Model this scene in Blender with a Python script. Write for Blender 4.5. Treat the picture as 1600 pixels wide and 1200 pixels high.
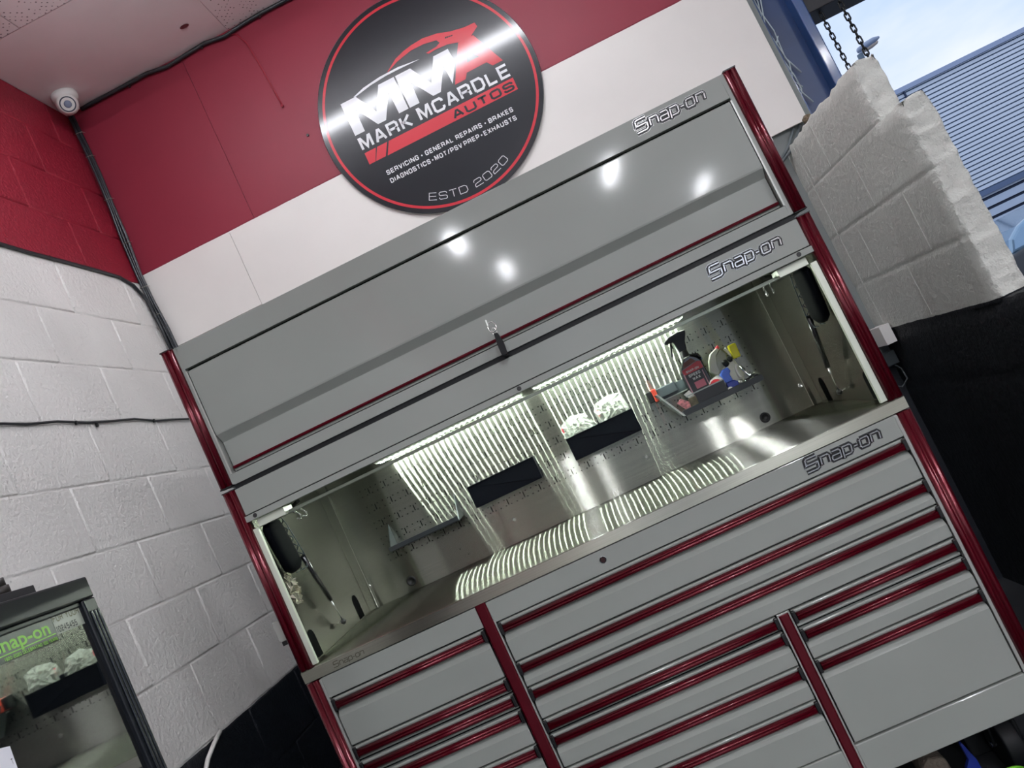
import bpy, bmesh, math, random
from mathutils import Vector, Matrix, noise
random.seed(7)
for o in list(bpy.data.objects): bpy.data.objects.remove(o)
S = bpy.context.scene
# ---------------------------------------------------------------- camera
CAM = Vector((1.00907, -2.14423, 1.34284))
cd = bpy.data.cameras.new('camera'); cam = bpy.data.objects.new('camera', cd); S.collection.objects.link(cam)
R_ = Vector((.89888811, .09672611, -.42736897)); F_ = Vector((-.07399834, .99483236, .06951848)); U_ = Vector((.43188473, -.03086474, .90140055))
m = Matrix((R_, U_, -F_)).transposed().to_4x4(); m.translation = CAM
cam.matrix_world = m
cd.sensor_fit = 'HORIZONTAL'; cd.sensor_width = 36; cd.lens = 36 * 1265.24 / 1600; cd.clip_start = .02; cd.clip_end = 300
S.camera = cam
# ---------------------------------------------------------------- look, world
S.view_settings.view_transform = 'Standard'; S.view_settings.look = 'None'; S.view_settings.exposure = 0.86; S.view_settings.gamma = 1
S.view_settings.use_curve_mapping = False
S.cycles.use_denoising = True
S.cycles.max_bounces = 10; S.cycles.diffuse_bounces = 4; S.cycles.glossy_bounces = 6; S.cycles.sample_clamp_indirect = 4
S.cycles.caustics_reflective = True; S.cycles.caustics_refractive = False
W = bpy.data.worlds.new('world'); S.world = W; W.use_nodes = True
nt = W.node_tree; nt.nodes.clear()
def N(nt, t, **k):
    n = nt.nodes.new(t)
    for a, b in k.items(): setattr(n, a, b)
    return n
tc = N(nt, 'ShaderNodeTexCoord'); mp = N(nt, 'ShaderNodeMapping'); mp.inputs['Scale'].default_value = (1, 1, 2.6)
nz = N(nt, 'ShaderNodeTexNoise'); nz.inputs['Scale'].default_value = 2.1; nz.inputs['Detail'].default_value = 6; nz.inputs['Roughness'].default_value = .55
rp = N(nt, 'ShaderNodeValToRGB'); rp.color_ramp.elements[0].position = .36; rp.color_ramp.elements[0].color = (.46, .60, .88, 1)
rp.color_ramp.elements[1].position = .62; rp.color_ramp.elements[1].color = (.80, .83, .92, 1)
bg = N(nt, 'ShaderNodeBackground'); bg.inputs['Strength'].default_value = .68; wo = N(nt, 'ShaderNodeOutputWorld')
L = nt.links.new
L(tc.outputs['Generated'], mp.inputs[0]); L(mp.outputs[0], nz.inputs[0]); L(nz.outputs[0], rp.inputs[0]); L(rp.outputs[0], bg.inputs[0]); L(bg.outputs[0], wo.inputs[0])

# ---------------------------------------------------------------- materials
def lin(c):
    if isinstance(c, str):
        c = [int(c[i:i + 2], 16) / 255 for i in (0, 2, 4)]
    return tuple(((x / 12.92) if x <= .04045 else ((x + .055) / 1.055) ** 2.4) for x in c) + (1,)
MATS = {}
def mat(name, col, rough=.5, metal=0, bump=0, bscale=80, coat=0, coat_rough=.1, spec=.5, vary=0, vscale=4, emit=0, trans=0, alpha=1, bdist=.002):
    if name in MATS: return MATS[name]
    M = bpy.data.materials.new(name); M.use_nodes = True; nt = M.node_tree; b = nt.nodes['Principled BSDF']; c = lin(col)
    b.inputs['Base Color'].default_value = c; b.inputs['Roughness'].default_value = rough; b.inputs['Metallic'].default_value = metal
    b.inputs['Coat Weight'].default_value = coat; b.inputs['Coat Roughness'].default_value = coat_rough; b.inputs['Specular IOR Level'].default_value = spec
    b.inputs['Transmission Weight'].default_value = trans; b.inputs['Alpha'].default_value = alpha
    tc = N(nt, 'ShaderNodeTexCoord')
    nz = N(nt, 'ShaderNodeTexNoise'); nz.inputs['Scale'].default_value = vscale; nz.inputs['Detail'].default_value = 4
    nt.links.new(tc.outputs['Object'], nz.inputs[0])
    v = vary if vary else .03
    mr = N(nt, 'ShaderNodeMapRange'); mr.inputs['From Min'].default_value = .3; mr.inputs['From Max'].default_value = .7; mr.inputs['To Min'].default_value = 1 - v; mr.inputs['To Max'].default_value = 1 + v
    mx = N(nt, 'ShaderNodeVectorMath', operation='SCALE'); mx.inputs[0].default_value = c[:3]
    nt.links.new(nz.outputs[0], mr.inputs[0]); nt.links.new(mr.outputs[0], mx.inputs['Scale']); nt.links.new(mx.outputs[0], b.inputs['Base Color'])
    if bump:
        n2 = N(nt, 'ShaderNodeTexNoise'); n2.inputs['Scale'].default_value = bscale; n2.inputs['Detail'].default_value = 5
        bp = N(nt, 'ShaderNodeBump'); bp.inputs['Strength'].default_value = bump; bp.inputs['Distance'].default_value = bdist
        nt.links.new(tc.outputs['Object'], n2.inputs[0]); nt.links.new(n2.outputs[0], bp.inputs['Height']); nt.links.new(bp.outputs[0], b.inputs['Normal'])
    if emit:
        b.inputs['Emission Color'].default_value = c; b.inputs['Emission Strength'].default_value = emit
    MATS[name] = M; return M
def zramp(name, stops, rough=.5, bump=.4, bscale=60, bdist=.004, wobble=.004, spec=.4, pits=True, blotch=.06):
    """painted wall: hard paint lines at heights; stops = [(z_top, colour)] from bottom up"""
    M = mat(name, stops[0][1], rough=rough, spec=spec); nt = M.node_tree; b = nt.nodes['Principled BSDF']; l = nt.links.new
    tc = N(nt, 'ShaderNodeTexCoord'); sp = N(nt, 'ShaderNodeSeparateXYZ'); l(tc.outputs['Object'], sp.inputs[0])
    nz = N(nt, 'ShaderNodeTexNoise'); nz.inputs['Scale'].default_value = 14; l(tc.outputs['Object'], nz.inputs[0])
    wz = N(nt, 'ShaderNodeMath', operation='MULTIPLY_ADD'); wz.inputs[1].default_value = wobble * 2; l(nz.outputs[0], wz.inputs[0]); l(sp.outputs['Z'], wz.inputs[2])
    prev = None
    for i, (zt, c) in enumerate(stops):
        if i == 0:
            rgb = N(nt, 'ShaderNodeRGB'); rgb.outputs[0].default_value = lin(c); prev = rgb.outputs[0]; zl = zt; continue
        gt = N(nt, 'ShaderNodeMath', operation='GREATER_THAN'); gt.inputs[1].default_value = zl + wobble; l(wz.outputs[0], gt.inputs[0])
        mx = N(nt, 'ShaderNodeMix', data_type='RGBA'); l(gt.outputs[0], mx.inputs['Factor']); l(prev, mx.inputs['A']); mx.inputs['B'].default_value = lin(c); prev = mx.outputs['Result']; zl = zt
    n3 = N(nt, 'ShaderNodeTexNoise'); n3.inputs['Scale'].default_value = 3.0; n3.inputs['Detail'].default_value = 6; l(tc.outputs['Object'], n3.inputs[0])
    mr = N(nt, 'ShaderNodeMapRange'); mr.inputs['From Min'].default_value = .3; mr.inputs['From Max'].default_value = .7; mr.inputs['To Min'].default_value = 1 - blotch; mr.inputs['To Max'].default_value = 1 + blotch; l(n3.outputs[0], mr.inputs[0])
    sc = N(nt, 'ShaderNodeVectorMath', operation='SCALE'); l(prev, sc.inputs[0]); l(mr.outputs[0], sc.inputs['Scale']); l(sc.outputs[0], b.inputs['Base Color'])
    n2 = N(nt, 'ShaderNodeTexNoise'); n2.inputs['Scale'].default_value = bscale; n2.inputs['Detail'].default_value = 6; n2.inputs['Roughness'].default_value = .65; l(tc.outputs['Object'], n2.inputs[0])
    bp = N(nt, 'ShaderNodeBump'); bp.inputs['Strength'].default_value = bump; bp.inputs['Distance'].default_value = bdist; l(n2.outputs[0], bp.inputs['Height'])
    last = bp.outputs[0]
    if pits:
        vo = N(nt, 'ShaderNodeTexVoronoi'); vo.inputs['Scale'].default_value = 42; l(tc.outputs['Object'], vo.inputs[0])
        rr = N(nt, 'ShaderNodeMapRange'); rr.inputs['From Min'].default_value = .08; rr.inputs['From Max'].default_value = .22; l(vo.outputs['Distance'], rr.inputs[0])
        b2 = N(nt, 'ShaderNodeBump'); b2.inputs['Strength'].default_value = .5; b2.inputs['Distance'].default_value = .002; l(rr.outputs[0], b2.inputs['Height']); l(last, b2.inputs['Normal']); last = b2.outputs[0]
    l(last, b.inputs['Normal']); return M
def brushed(name, col, rough, aniso, tangent, vary=.08, mixrough=None, streak=(1, 1, 400)):
    M = bpy.data.materials.new(name); M.use_nodes = True; nt = M.node_tree; nt.nodes.clear(); l = nt.links.new
    g = N(nt, 'ShaderNodeBsdfAnisotropic'); g.distribution = 'GGX'; g.inputs['Roughness'].default_value = rough; g.inputs['Anisotropy'].default_value = aniso
    t = N(nt, 'ShaderNodeCombineXYZ'); [setattr(t.inputs[i], 'default_value', tangent[i]) for i in range(3)]; l(t.outputs[0], g.inputs['Tangent'])
    tc = N(nt, 'ShaderNodeTexCoord'); mp = N(nt, 'ShaderNodeMapping'); mp.inputs['Scale'].default_value = streak; l(tc.outputs['Object'], mp.inputs[0])
    nz = N(nt, 'ShaderNodeTexNoise'); nz.inputs['Scale'].default_value = 1; nz.inputs['Detail'].default_value = 3; l(mp.outputs[0], nz.inputs[0])
    mr = N(nt, 'ShaderNodeMapRange'); mr.inputs['From Min'].default_value = .3; mr.inputs['From Max'].default_value = .7; mr.inputs['To Min'].default_value = 1 - vary; mr.inputs['To Max'].default_value = 1 + vary; l(nz.outputs[0], mr.inputs[0])
    sc = N(nt, 'ShaderNodeVectorMath', operation='SCALE'); sc.inputs[0].default_value = lin(col)[:3]; l(mr.outputs[0], sc.inputs['Scale']); l(sc.outputs[0], g.inputs['Color'])
    o = N(nt, 'ShaderNodeOutputMaterial')
    g2 = N(nt, 'ShaderNodeBsdfAnisotropic'); g2.distribution = 'GGX'; g2.inputs['Roughness'].default_value = mixrough or .45; l(sc.outputs[0], g2.inputs['Color'])
    ms = N(nt, 'ShaderNodeMixShader'); ms.inputs[0].default_value = .13; l(g.outputs[0], ms.inputs[1]); l(g2.outputs[0], ms.inputs[2])
    l(ms.outputs[0], o.inputs[0]); MATS[name] = M; return M
GREY = mat('grey_enamel', '8b8f8a', rough=.5, spec=.3, coat=.3, coat_rough=.08, bump=.05, bscale=900, bdist=.0004)
RED = mat('red_anodised', '5c0518', rough=.24, metal=.5, coat=.3, coat_rough=.06)
BLACK = mat('black_plastic', '090a0c', rough=.45)
BLACKR = mat('black_rubber', '0a0d10', rough=.6, spec=.3)
DARK = mat('dark_gap', '050607', rough=.9, spec=.05)
NAVY = mat('tray_black', '060912', rough=.55, spec=.1)
CHROME = mat('chrome', 'e8eaea', rough=.12, metal=1)
STEELP = mat('steel_plain', 'a8aba4', rough=.3, metal=1)
STEELB = brushed('steel_back', 'a6a89e', .224, -.9, (0, 0, 1), mixrough=.4)
STEELT = brushed('steel_top', 'a6a89e', .18, -.92, (0, 1, 0), mixrough=.3, streak=(1, 300, 1))
STEELS = brushed('steel_side', 'a3a499', .17, .3, (0, 1, 0), mixrough=.4, streak=(1, 1, 200))
PALE = mat('pale_flange', 'c9cfc0', rough=.4, metal=.3)
SIGNB = mat('sign_black', '11151c', rough=.3, coat=.8, coat_rough=.11, spec=.25, bump=.12, bscale=700, bdist=.0006)
SIGNW = mat('sign_white', 'cfd0d3', rough=.35, coat=.8, coat_rough=.11, spec=.25, bump=.12, bscale=700, bdist=.0006)
SIGNR = mat('sign_red', 'bb2634', rough=.35, coat=.8, coat_rough=.11, spec=.25, bump=.12, bscale=700, bdist=.0006)
BLUE = mat('blue_steel_paint', '1f4377', rough=.35, coat=.3, vary=.2, vscale=6)
WHITE = mat('white_plastic', 'e2e0dc', rough=.4)
CREAM = mat('cream_plastic', 'd6d8c6', rough=.4)
CABLE = mat('black_cable', '202327', rough=.4)
TIE = mat('pale_zip_tie', '9a9488', rough=.5)

# ---------------------------------------------------------------- mesh helper
class MB:
    def __init__(s): s.v = []; s.f = []; s.m = []; s.sm = []
    def add(s, vs, fs, mi=0, smooth=False):
        o = len(s.v); s.v += [tuple(v) for v in vs]
        for f in fs: s.f.append(tuple(i + o for i in f)); s.m.append(mi); s.sm.append(smooth)
        return s
    def box(s, x0, x1, y0, y1, z0, z1, mi=0):
        v = [(x, y, z) for x in (x0, x1) for y in (y0, y1) for z in (z0, z1)]
        return s.add(v, [(0, 1, 3, 2), (4, 6, 7, 5), (0, 4, 5, 1), (2, 3, 7, 6), (0, 2, 6, 4), (1, 5, 7, 3)], mi)
    def prism(s, prof, a0, a1, axis='x', mi=0, smooth=False, caps=True):
        """closed profile in the two other axes extruded along axis"""
        n = len(prof)
        def P(a, p): return {'x': (a, p[0], p[1]), 'y': (p[0], a, p[1]), 'z': (p[0], p[1], a)}[axis]
        v = [P(a0, p) for p in prof] + [P(a1, p) for p in prof]
        f = [(i, (i + 1) % n, n + (i + 1) % n, n + i) for i in range(n)]
        s.add(v, f, mi, smooth)
        if caps: s.add(v, [tuple(range(n)), tuple(range(2 * n - 1, n - 1, -1))], mi)
        return s
    def cyl(s, a, b, r, r2=None, n=16, mi=0, smooth=True, caps=True):
        a = Vector(a); b = Vector(b); d = (b - a).normalized(); u = d.orthogonal().normalized(); w = d.cross(u); r2 = r if r2 is None else r2
        v = [a + (u * math.cos(t) + w * math.sin(t)) * r for t in [2 * math.pi * i / n for i in range(n)]]
        v += [b + (u * math.cos(t) + w * math.sin(t)) * r2 for t in [2 * math.pi * i / n for i in range(n)]]
        s.add(v, [(i, (i + 1) % n, n + (i + 1) % n, n + i) for i in range(n)], mi, smooth)
        if caps: s.add(v, [tuple(range(n - 1, -1, -1)), tuple(range(n, 2 * n))], mi)
        return s
    def tube(s, pts, r, n=8, mi=0, closed=False):
        pts = [Vector(p) for p in pts]; k = len(pts); prev = None; vs = []
        for i, p in enumerate(pts):
            if closed: d = pts[(i + 1) % k] - pts[i - 1]
            else: d = pts[min(i + 1, k - 1)] - pts[max(i - 1, 0)]
            d.normalize()
            u = (prev - d * prev.dot(d)).normalized() if prev else d.orthogonal().normalized()
            prev = u; w = d.cross(u)
            vs += [p + (u * math.cos(2 * math.pi * j / n) + w * math.sin(2 * math.pi * j / n)) * r for j in range(n)]
        fs = [(i * n + j, i * n + (j + 1) % n, ((i + 1) % k) * n + (j + 1) % n, ((i + 1) % k) * n + j) for i in range(k if closed else k - 1) for j in range(n)]
        s.add(vs, fs, mi, True)
        if not closed: s.add(vs, [tuple(range(n - 1, -1, -1)), tuple(range((k - 1) * n, k * n))], mi)
        return s
    def lathe(s, prof, c, axis=(0, 0, 1), n=24, mi=0, sx=1, sy=1):
        """prof = [(r, h)]"""
        d = Vector(axis).normalized(); u = Vector((1, 0, 0)) if abs(d.x) < .9 else Vector((0, 1, 0)); u = (u - d * u.dot(d)).normalized(); w = d.cross(u); c = Vector(c)
        v = [c + d * h + (u * math.cos(2 * math.pi * j / n) * sx + w * math.sin(2 * math.pi * j / n) * sy) * r for r, h in prof for j in range(n)]
        f = [(i * n + j, i * n + (j + 1) % n, (i + 1) * n + (j + 1) % n, (i + 1) * n + j) for i in range(len(prof) - 1) for j in range(n)]
        s.add(v, f, mi, True)
        if prof[0][0] > 1e-5: s.add(v, [tuple(range(n - 1, -1, -1))], mi)
        if prof[-1][0] > 1e-5: s.add(v, [tuple(range((len(prof) - 1) * n, len(prof) * n))], mi)
        return s
    def poly(s, pts, mi=0): return s.add(pts, [tuple(range(len(pts)))], mi)
    def xf(s, M):
        s.v = [tuple(M @ Vector(v)) for v in s.v]; return s
    def build(s, name, mats, parent=None, bevel=0, subd=0, wn=False, seg=2):
        me = bpy.data.meshes.new(name); me.from_pydata(s.v, [], s.f)
        if not isinstance(mats, (list, tuple)): mats = [mats]
        for mm in mats: me.materials.append(mm)
        for p, a, b in zip(me.polygons, s.m, s.sm): p.material_index = a; p.use_smooth = b
        bmm = bmesh.new(); bmm.from_mesh(me); bmesh.ops.remove_doubles(bmm, verts=bmm.verts, dist=1e-6); bmesh.ops.recalc_face_normals(bmm, faces=bmm.faces); bmm.to_mesh(me); bmm.free()
        if name in SPLIT:
            return s._split(me, name, parent, bevel, seg)
        o = bpy.data.objects.new(name, me); S.collection.objects.link(o)
        if parent:
            o.parent = parent; o.matrix_parent_inverse = Matrix.Translation(-parent_loc(parent))
        if bevel:
            md = o.modifiers.new('bevel', 'BEVEL'); md.width = bevel; md.segments = seg; md.limit_method = 'ANGLE'; md.angle_limit = .6
        if subd:
            md = o.modifiers.new('subd', 'SUBSURF'); md.levels = subd; md.render_levels = subd
        return o
SPLIT = {'side_panel', 'side_lining', 'corner_fold', 'corner_bead', 'front_flange', 'edge_strip', 'bottom_panel', 'header_panel', 'end_cap', 'trim_cap', 'corner_bracket', 'channel', 'leds', 'hanging_hook', 'base_seal', 'knob', 'ring'}
def _split(s, me, name, parent, bevel, seg):
    n = len(me.vertices); par = list(range(n))
    def find(a):
        while par[a] != a: par[a] = par[par[a]]; a = par[a]
        return a
    for p in me.polygons:
        v = p.vertices
        for k in v[1:]: par[find(k)] = find(v[0])
    isl = {}
    for p in me.polygons: isl.setdefault(find(p.vertices[0]), []).append(p)
    last = None
    for ps in isl.values():
        idx = sorted({v for p in ps for v in p.vertices}); mp_ = {v: i for i, v in enumerate(idx)}
        m2 = bpy.data.meshes.new(name); m2.from_pydata([me.vertices[i].co[:] for i in idx], [], [[mp_[v] for v in p.vertices] for p in ps])
        for mm in me.materials: m2.materials.append(mm)
        for q, p in zip(m2.polygons, ps): q.material_index = p.material_index; q.use_smooth = p.use_smooth
        nm = {'leds': 'led'}.get(name, name); o = bpy.data.objects.new(nm, m2); S.collection.objects.link(o)
        if parent: o.parent = parent; o.matrix_parent_inverse = Matrix.Translation(-parent_loc(parent))
        if bevel:
            md = o.modifiers.new('bevel', 'BEVEL'); md.width = bevel; md.segments = seg; md.limit_method = 'ANGLE'; md.angle_limit = .6
        last = o
    return last
MB._split = _split
def parent_loc(p):
    return p.location.copy() if p.type == 'EMPTY' else Vector((0, 0, 0))
def tag(o, label, cat, group=None):
    o['label'] = label; o['category'] = cat
    if group: o['group'] = group
    return o
def thing(name, loc, label, cat, group=None):
    o = bpy.data.objects.new(name, None); o.location = loc; o.empty_display_size = .05; S.collection.objects.link(o); return tag(o, label, cat, group)
def struct(o): o['kind'] = 'structure'; return o
def stroke_poly(pts, w, closed=False):
    """2D polyline -> list of quads with mitred joints"""
    P = [Vector(p) for p in pts]; n = len(P); off = []
    for i in range(n):
        a = P[i - 1] if (i > 0 or closed) else None; b = P[(i + 1) % n] if (i < n - 1 or closed) else None
        d1 = (P[i] - a).normalized() if a is not None else None; d2 = (b - P[i]).normalized() if b is not None else None
        if d1 is None: d1 = d2
        if d2 is None: d2 = d1
        n1 = Vector((-d1.y, d1.x)); n2 = Vector((-d2.y, d2.x)); mm = n1 + n2
        if mm.length < 1e-4: mm = n1.copy()
        mm.normalize(); k = 1 / max(.45, mm.dot(n1)); off.append(mm * k * w / 2)
    q = []
    for i in range(n if closed else n - 1):
        j = (i + 1) % n; q.append([P[i] + off[i], P[i] - off[i], P[j] - off[j], P[j] + off[j]])
    return q
G = {
 'A': (1, [[(0, 0), (.42, 1), (.58, 1), (1, 0)], [(.17, .32), (.83, .32)]]),
 'B': (1, [[(.88, .52), (0, .52), (0, 1), (.82, 1), (.95, .9), (.95, .64), (.82, .52)], [(0, .56), (0, 0), (.85, 0), (1, .13), (1, .4), (.86, .52)]]),
 'C': (1, [[(1, .7), (1, .84), (.84, 1), (.16, 1), (0, .84), (0, .16), (.16, 0), (.84, 0), (1, .16), (1, .3)]]),
 'D': (1, [[(0, 0), (0, 1), (.76, 1), (1, .78), (1, .22), (.76, 0), (0, 0)]]),
 'E': (.92, [[(1, 1), (0, 1), (0, 0), (1, 0)], [(0, .51), (.93, .51)]]),
 'F': (.9, [[(1, 1), (0, 1), (0, 0)], [(0, .51), (.9, .51)]]),
 'G': (1, [[(1, .74), (1, .84), (.84, 1), (.16, 1), (0, .84), (0, .16), (.16, 0), (.84, 0), (1, .16), (1, .48), (.55, .48)]]),
 'H': (1, [[(0, 0), (0, 1)], [(1, 0), (1, 1)], [(0, .51), (1, .51)]]),
 'I': (.12, [[(.5, 0), (.5, 1)]]),
 'K': (.95, [[(0, 0), (0, 1)], [(1, 1), (.3, .52), (0, .52)], [(.3, .52), (1, 0)]]),
 'L': (.85, [[(0, 1), (0, 0), (1, 0)]]),
 'M': (1.15, [[(0, 0), (0, 1), (.12, 1), (.5, .12), (.88, 1), (1, 1), (1, 0)]]),
 'N': (1, [[(0, 0), (0, 1), (.08, 1), (.92, 0), (1, 0), (1, 1)]]),
 'O': (1, [[(.16, 1), (0, .84), (0, .16), (.16, 0), (.84, 0), (1, .16), (1, .84), (.84, 1), (.16, 1)]]),
 'P': (.95, [[(0, 0), (0, 1), (.84, 1), (1, .86), (1, .54), (.84, .4), (0, .4)]]),
 'R': (1, [[(0, 0), (0, 1), (.84, 1), (1, .86), (1, .6), (.84, .46), (0, .46)], [(.7, .46), (.94, .32), (.96, 0)]]),
 'S': (1, [[(.98, .74), (.96, .88), (.82, 1), (.16, 1), (.02, .88), (.02, .64), (.16, .52), (.84, .48), (.98, .36), (.98, .12), (.84, 0), (.16, 0), (.02, .12), (.02, .26)]]),
 'T': (.95, [[(0, 1), (1, 1)], [(.5, 1), (.5, 0)]]),
 'U': (1, [[(0, 1), (0, .16), (.16, 0), (.84, 0), (1, .16), (1, 1)]]),
 'V': (1, [[(0, 1), (.45, 0), (.55, 0), (1, 1)]]),
 'W': (1.3, [[(0, 1), (.24, 0), (.5, .9), (.76, 0), (1, 1)]]),
 'X': (1, [[(0, 0), (1, 1)], [(0, 1), (1, 0)]]),
 'Y': (1, [[(0, 1), (.5, .45), (1, 1)], [(.5, .45), (.5, 0)]]),
 '/': (.5, [[(0, -.1), (1, 1.05)]]), '-': (.5, [[(0, .45), (1, .45)]]),
 '0': (1, [[(.16, 1), (0, .84), (0, .16), (.16, 0), (.84, 0), (1, .16), (1, .84), (.84, 1), (.16, 1)]]),
 '1': (.4, [[(0, .8), (.7, 1), (.7, 0)]]),
 '2': (1, [[(0, .72), (.02, .88), (.16, 1), (.84, 1), (.98, .88), (.98, .62), (.84, .5), (.16, .44), (0, .28), (0, 0), (1, 0)]]),
 '4': (1, [[(.75, 0), (.75, 1), (0, .3), (1, .3)]]),
 '5': (1, [[(.95, 1), (.05, 1), (.03, .56), (.84, .6), (1, .46), (1, .14), (.84, 0), (.16, 0), (0, .14)]]),
 '9': (1, [[(1, .45), (.16, .4), (0, .54), (0, .86), (.16, 1), (.84, 1), (1, .86), (1, .14), (.84, 0), (.1, 0)]]),
}
def text2d(s, h, w_unit, sw, gap, space=.9):
    """stroke lettering: list of (quads) in 2D, total width"""
    x = sw / 2; out = []
    for ch in s:
        if ch == ' ': x += w_unit * space; continue
        if ch == '.':
            c = [(x + math.cos(t) * sw * .9, h * .45 + math.sin(t) * sw * .9) for t in [i * math.pi / 4 for i in range(8)]]
            out.append([Vector(p) for p in c]); x += sw + gap; continue
        gw, st = G[ch]; ww = gw * w_unit
        for pl in st:
            pp = [(x + a * ww, sw / 2 + b * (h - sw)) for a, b in pl]
            if ch in 'AKVXWY': pp = [(a, sw * .0 + b) for a, b in pp]
            out += stroke_poly(pp, sw)
        x += ww + sw + gap
    return out, x - gap - sw / 2
def put_text(mb, s, x0, z0, width, h, sw, P, gapf=.22, wf=.8, space=.9, mi=0, shear=0, depth=0):
    """fit text to width; P(u, v) -> 3D"""
    wu = h * wf; gap = sw * .6 + h * gapf * .3
    q, w = text2d(s, h, wu, sw, gap, space); k = width / w
    for poly in q:
        pp = [(x0 + (p[0] + shear * p[1]) * (k), z0 + p[1]) for p in poly]
        mb.poly([P(*p) for p in pp], mi)
def font_mesh(name, s, size, P, mt, parent, sx=1.0, shear=0, offset=0):
    cu = bpy.data.curves.new(name, 'FONT'); cu.body = s; cu.size = size; cu.offset = offset; cu.shear = shear; cu.resolution_u = 3
    o = bpy.data.objects.new(name, cu); S.collection.objects.link(o)
    dg = bpy.context.evaluated_depsgraph_get(); me = bpy.data.meshes.new_from_object(o.evaluated_get(dg)); bpy.data.objects.remove(o)
    for v in me.vertices: v.co = P(v.co.x * sx, v.co.y)
    me.name = name; me.materials.clear(); me.materials.append(mt)
    ob = bpy.data.objects.new(name, me); S.collection.objects.link(ob)
    if parent: ob.parent = parent; ob.matrix_parent_inverse = Matrix.Translation(-parent_loc(parent))
    return ob

LAMPS = [(.49, -6.2, 'batten light on the ceiling, nearer row, over the left side'), (2.28, -6.4, 'batten light on the ceiling, nearer row, over the middle'), (.80, -8.6, 'batten light on the ceiling, farther row, over the left side'), (3.8, -9.4, 'batten light on the ceiling, farthest row, to the right'), (2.2, -3.6, 'batten light on the ceiling just behind the viewer'), (4.6, -3.6, 'batten light on the ceiling behind and to the right of the viewer'), (4.6, -6.5, 'batten light on the ceiling, nearer row, over the right side')]
LAMP_P = 175
# ================================================================ SETTING
XW, YB, ZC = -.5816, 1.342, 3.6
XR, YF = 7.0, -12.0
FLOOR = mat('floor_paint', '2c2e31', rough=.5, vary=.15, vscale=3, bump=.1, bscale=40)
struct(MB().box(XW - .2, XR, YF, 1.8, -.1, 0).build('floor', FLOOR))
# left block wall: every block stands proud of its mortar
WL = zramp('left_wall_paint', [(.893, '0e131b'), (2.728, 'e2e0dc'), (9, '8c1b2e')], rough=.42, bump=1.0, bscale=60, bdist=.008)
def block_wall(name, mt, P, u0, u1, z0, z1, zm, uj, course=.2256, bl=.45, recess=.0042, groove=.004, ch=.006):
    mb = MB(); mb.add([P(u0, z0, recess), P(u1, z0, recess), P(u1, z1, recess), P(u0, z1, recess)], [(0, 1, 2, 3)])
    k0 = math.floor((z0 - zm) / course); k1 = math.ceil((z1 - zm) / course)
    for k in range(k0, k1):
        sh_ = lambda q: -.028 if q <= -8 else 0
        a = max(z0, zm + k * course + sh_(k) + groove / 2); b = min(z1, zm + (k + 1) * course + sh_(k + 1) - groove / 2)
        if b - a < .01: continue
        o = uj + (0 if k % 2 else bl / 2); j = math.floor((u0 - o) / bl)
        while o + j * bl < u1:
            c = max(u0, o + j * bl + groove / 2); d = min(u1, o + (j + 1) * bl - groove / 2); j += 1
            if d - c < .01: continue
            t = random.uniform(-.0012, .0012)
            vo = [(c, a), (d, a), (d, b), (c, b)]; vi = [(c + ch, a + ch), (d - ch, a + ch), (d - ch, b - ch), (c + ch, b - ch)]
            v = [P(x, z, recess) for x, z in vo] + [P(x, z, recess * .35 + t * .3) for x, z in [(p[0] + (q[0] - p[0]) * .35, p[1] + (q[1] - p[1]) * .35) for p, q in zip(vo, vi)]] + [P(x, z, t) for x, z in vi]
            mb.add(v, [(0, 1, 5, 4), (1, 2, 6, 5), (2, 3, 7, 6), (3, 0, 4, 7), (4, 5, 9, 8), (5, 6, 10, 9), (6, 7, 11, 10), (7, 4, 8, 11)], 0, True)
            mb.add(v, [(8, 9, 10, 11)], 0, False)
    return mb
lw = block_wall('wall_left', WL, lambda u, z, r: (XW - r, u, z), YF, YB + .02, 0, ZC, 2.7267, 1.1812)
lw.box(XW - .2, XW - .02, YF, YB + .02, 0, ZC)
struct(lw.build('wall_left', WL))
# back wall: grey painted wall below, sheet panels above (white below, red above)
GW = mat('grey_wall_paint', '7f8584', rough=.6, bump=.2, bscale=30, vary=.08)
WB = zramp('back_lower_paint', [(1.125, '121820'), (9, '7d8382')], rough=.6, bump=.3, bscale=30, pits=False)
struct(MB().box(XW - .2, 2.395, 1.375, 1.55, 0, ZC).build('wall_back', WB))
BOARD = zramp('board_paint', [(2.762, 'd6d2cd'), (9, '7f2133')], rough=.5, bump=.05, bscale=20, pits=False, wobble=.0015, blotch=.035)
pb = MB()
def panel(x0, x1, z0, z1, y=YB): pb.box(x0 + .0008, x1 - .0008, y, y + .012, z0 + .0008, z1 - .0008)
panel(XW, -.111, 2.395, 2.756); panel(XW, -.111, 2.05, 2.395, YB + .001); panel(-.111, 2.362, 2.055, 2.756)
panel(XW, .02, 2.7645, ZC, YB); panel(.02, 1.24, 2.7645, ZC, YB); panel(1.24, 2.362, 2.7645, ZC, YB)
pb.box(XW, 2.36, YB + .0016, YB + .0125, 2.755, 2.766)
pb.box(2.02, 2.195, YB - .001, YB + .02, 2.036, 2.056)
struct(pb.build('trim_1', BOARD, bevel=.0008))
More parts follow.
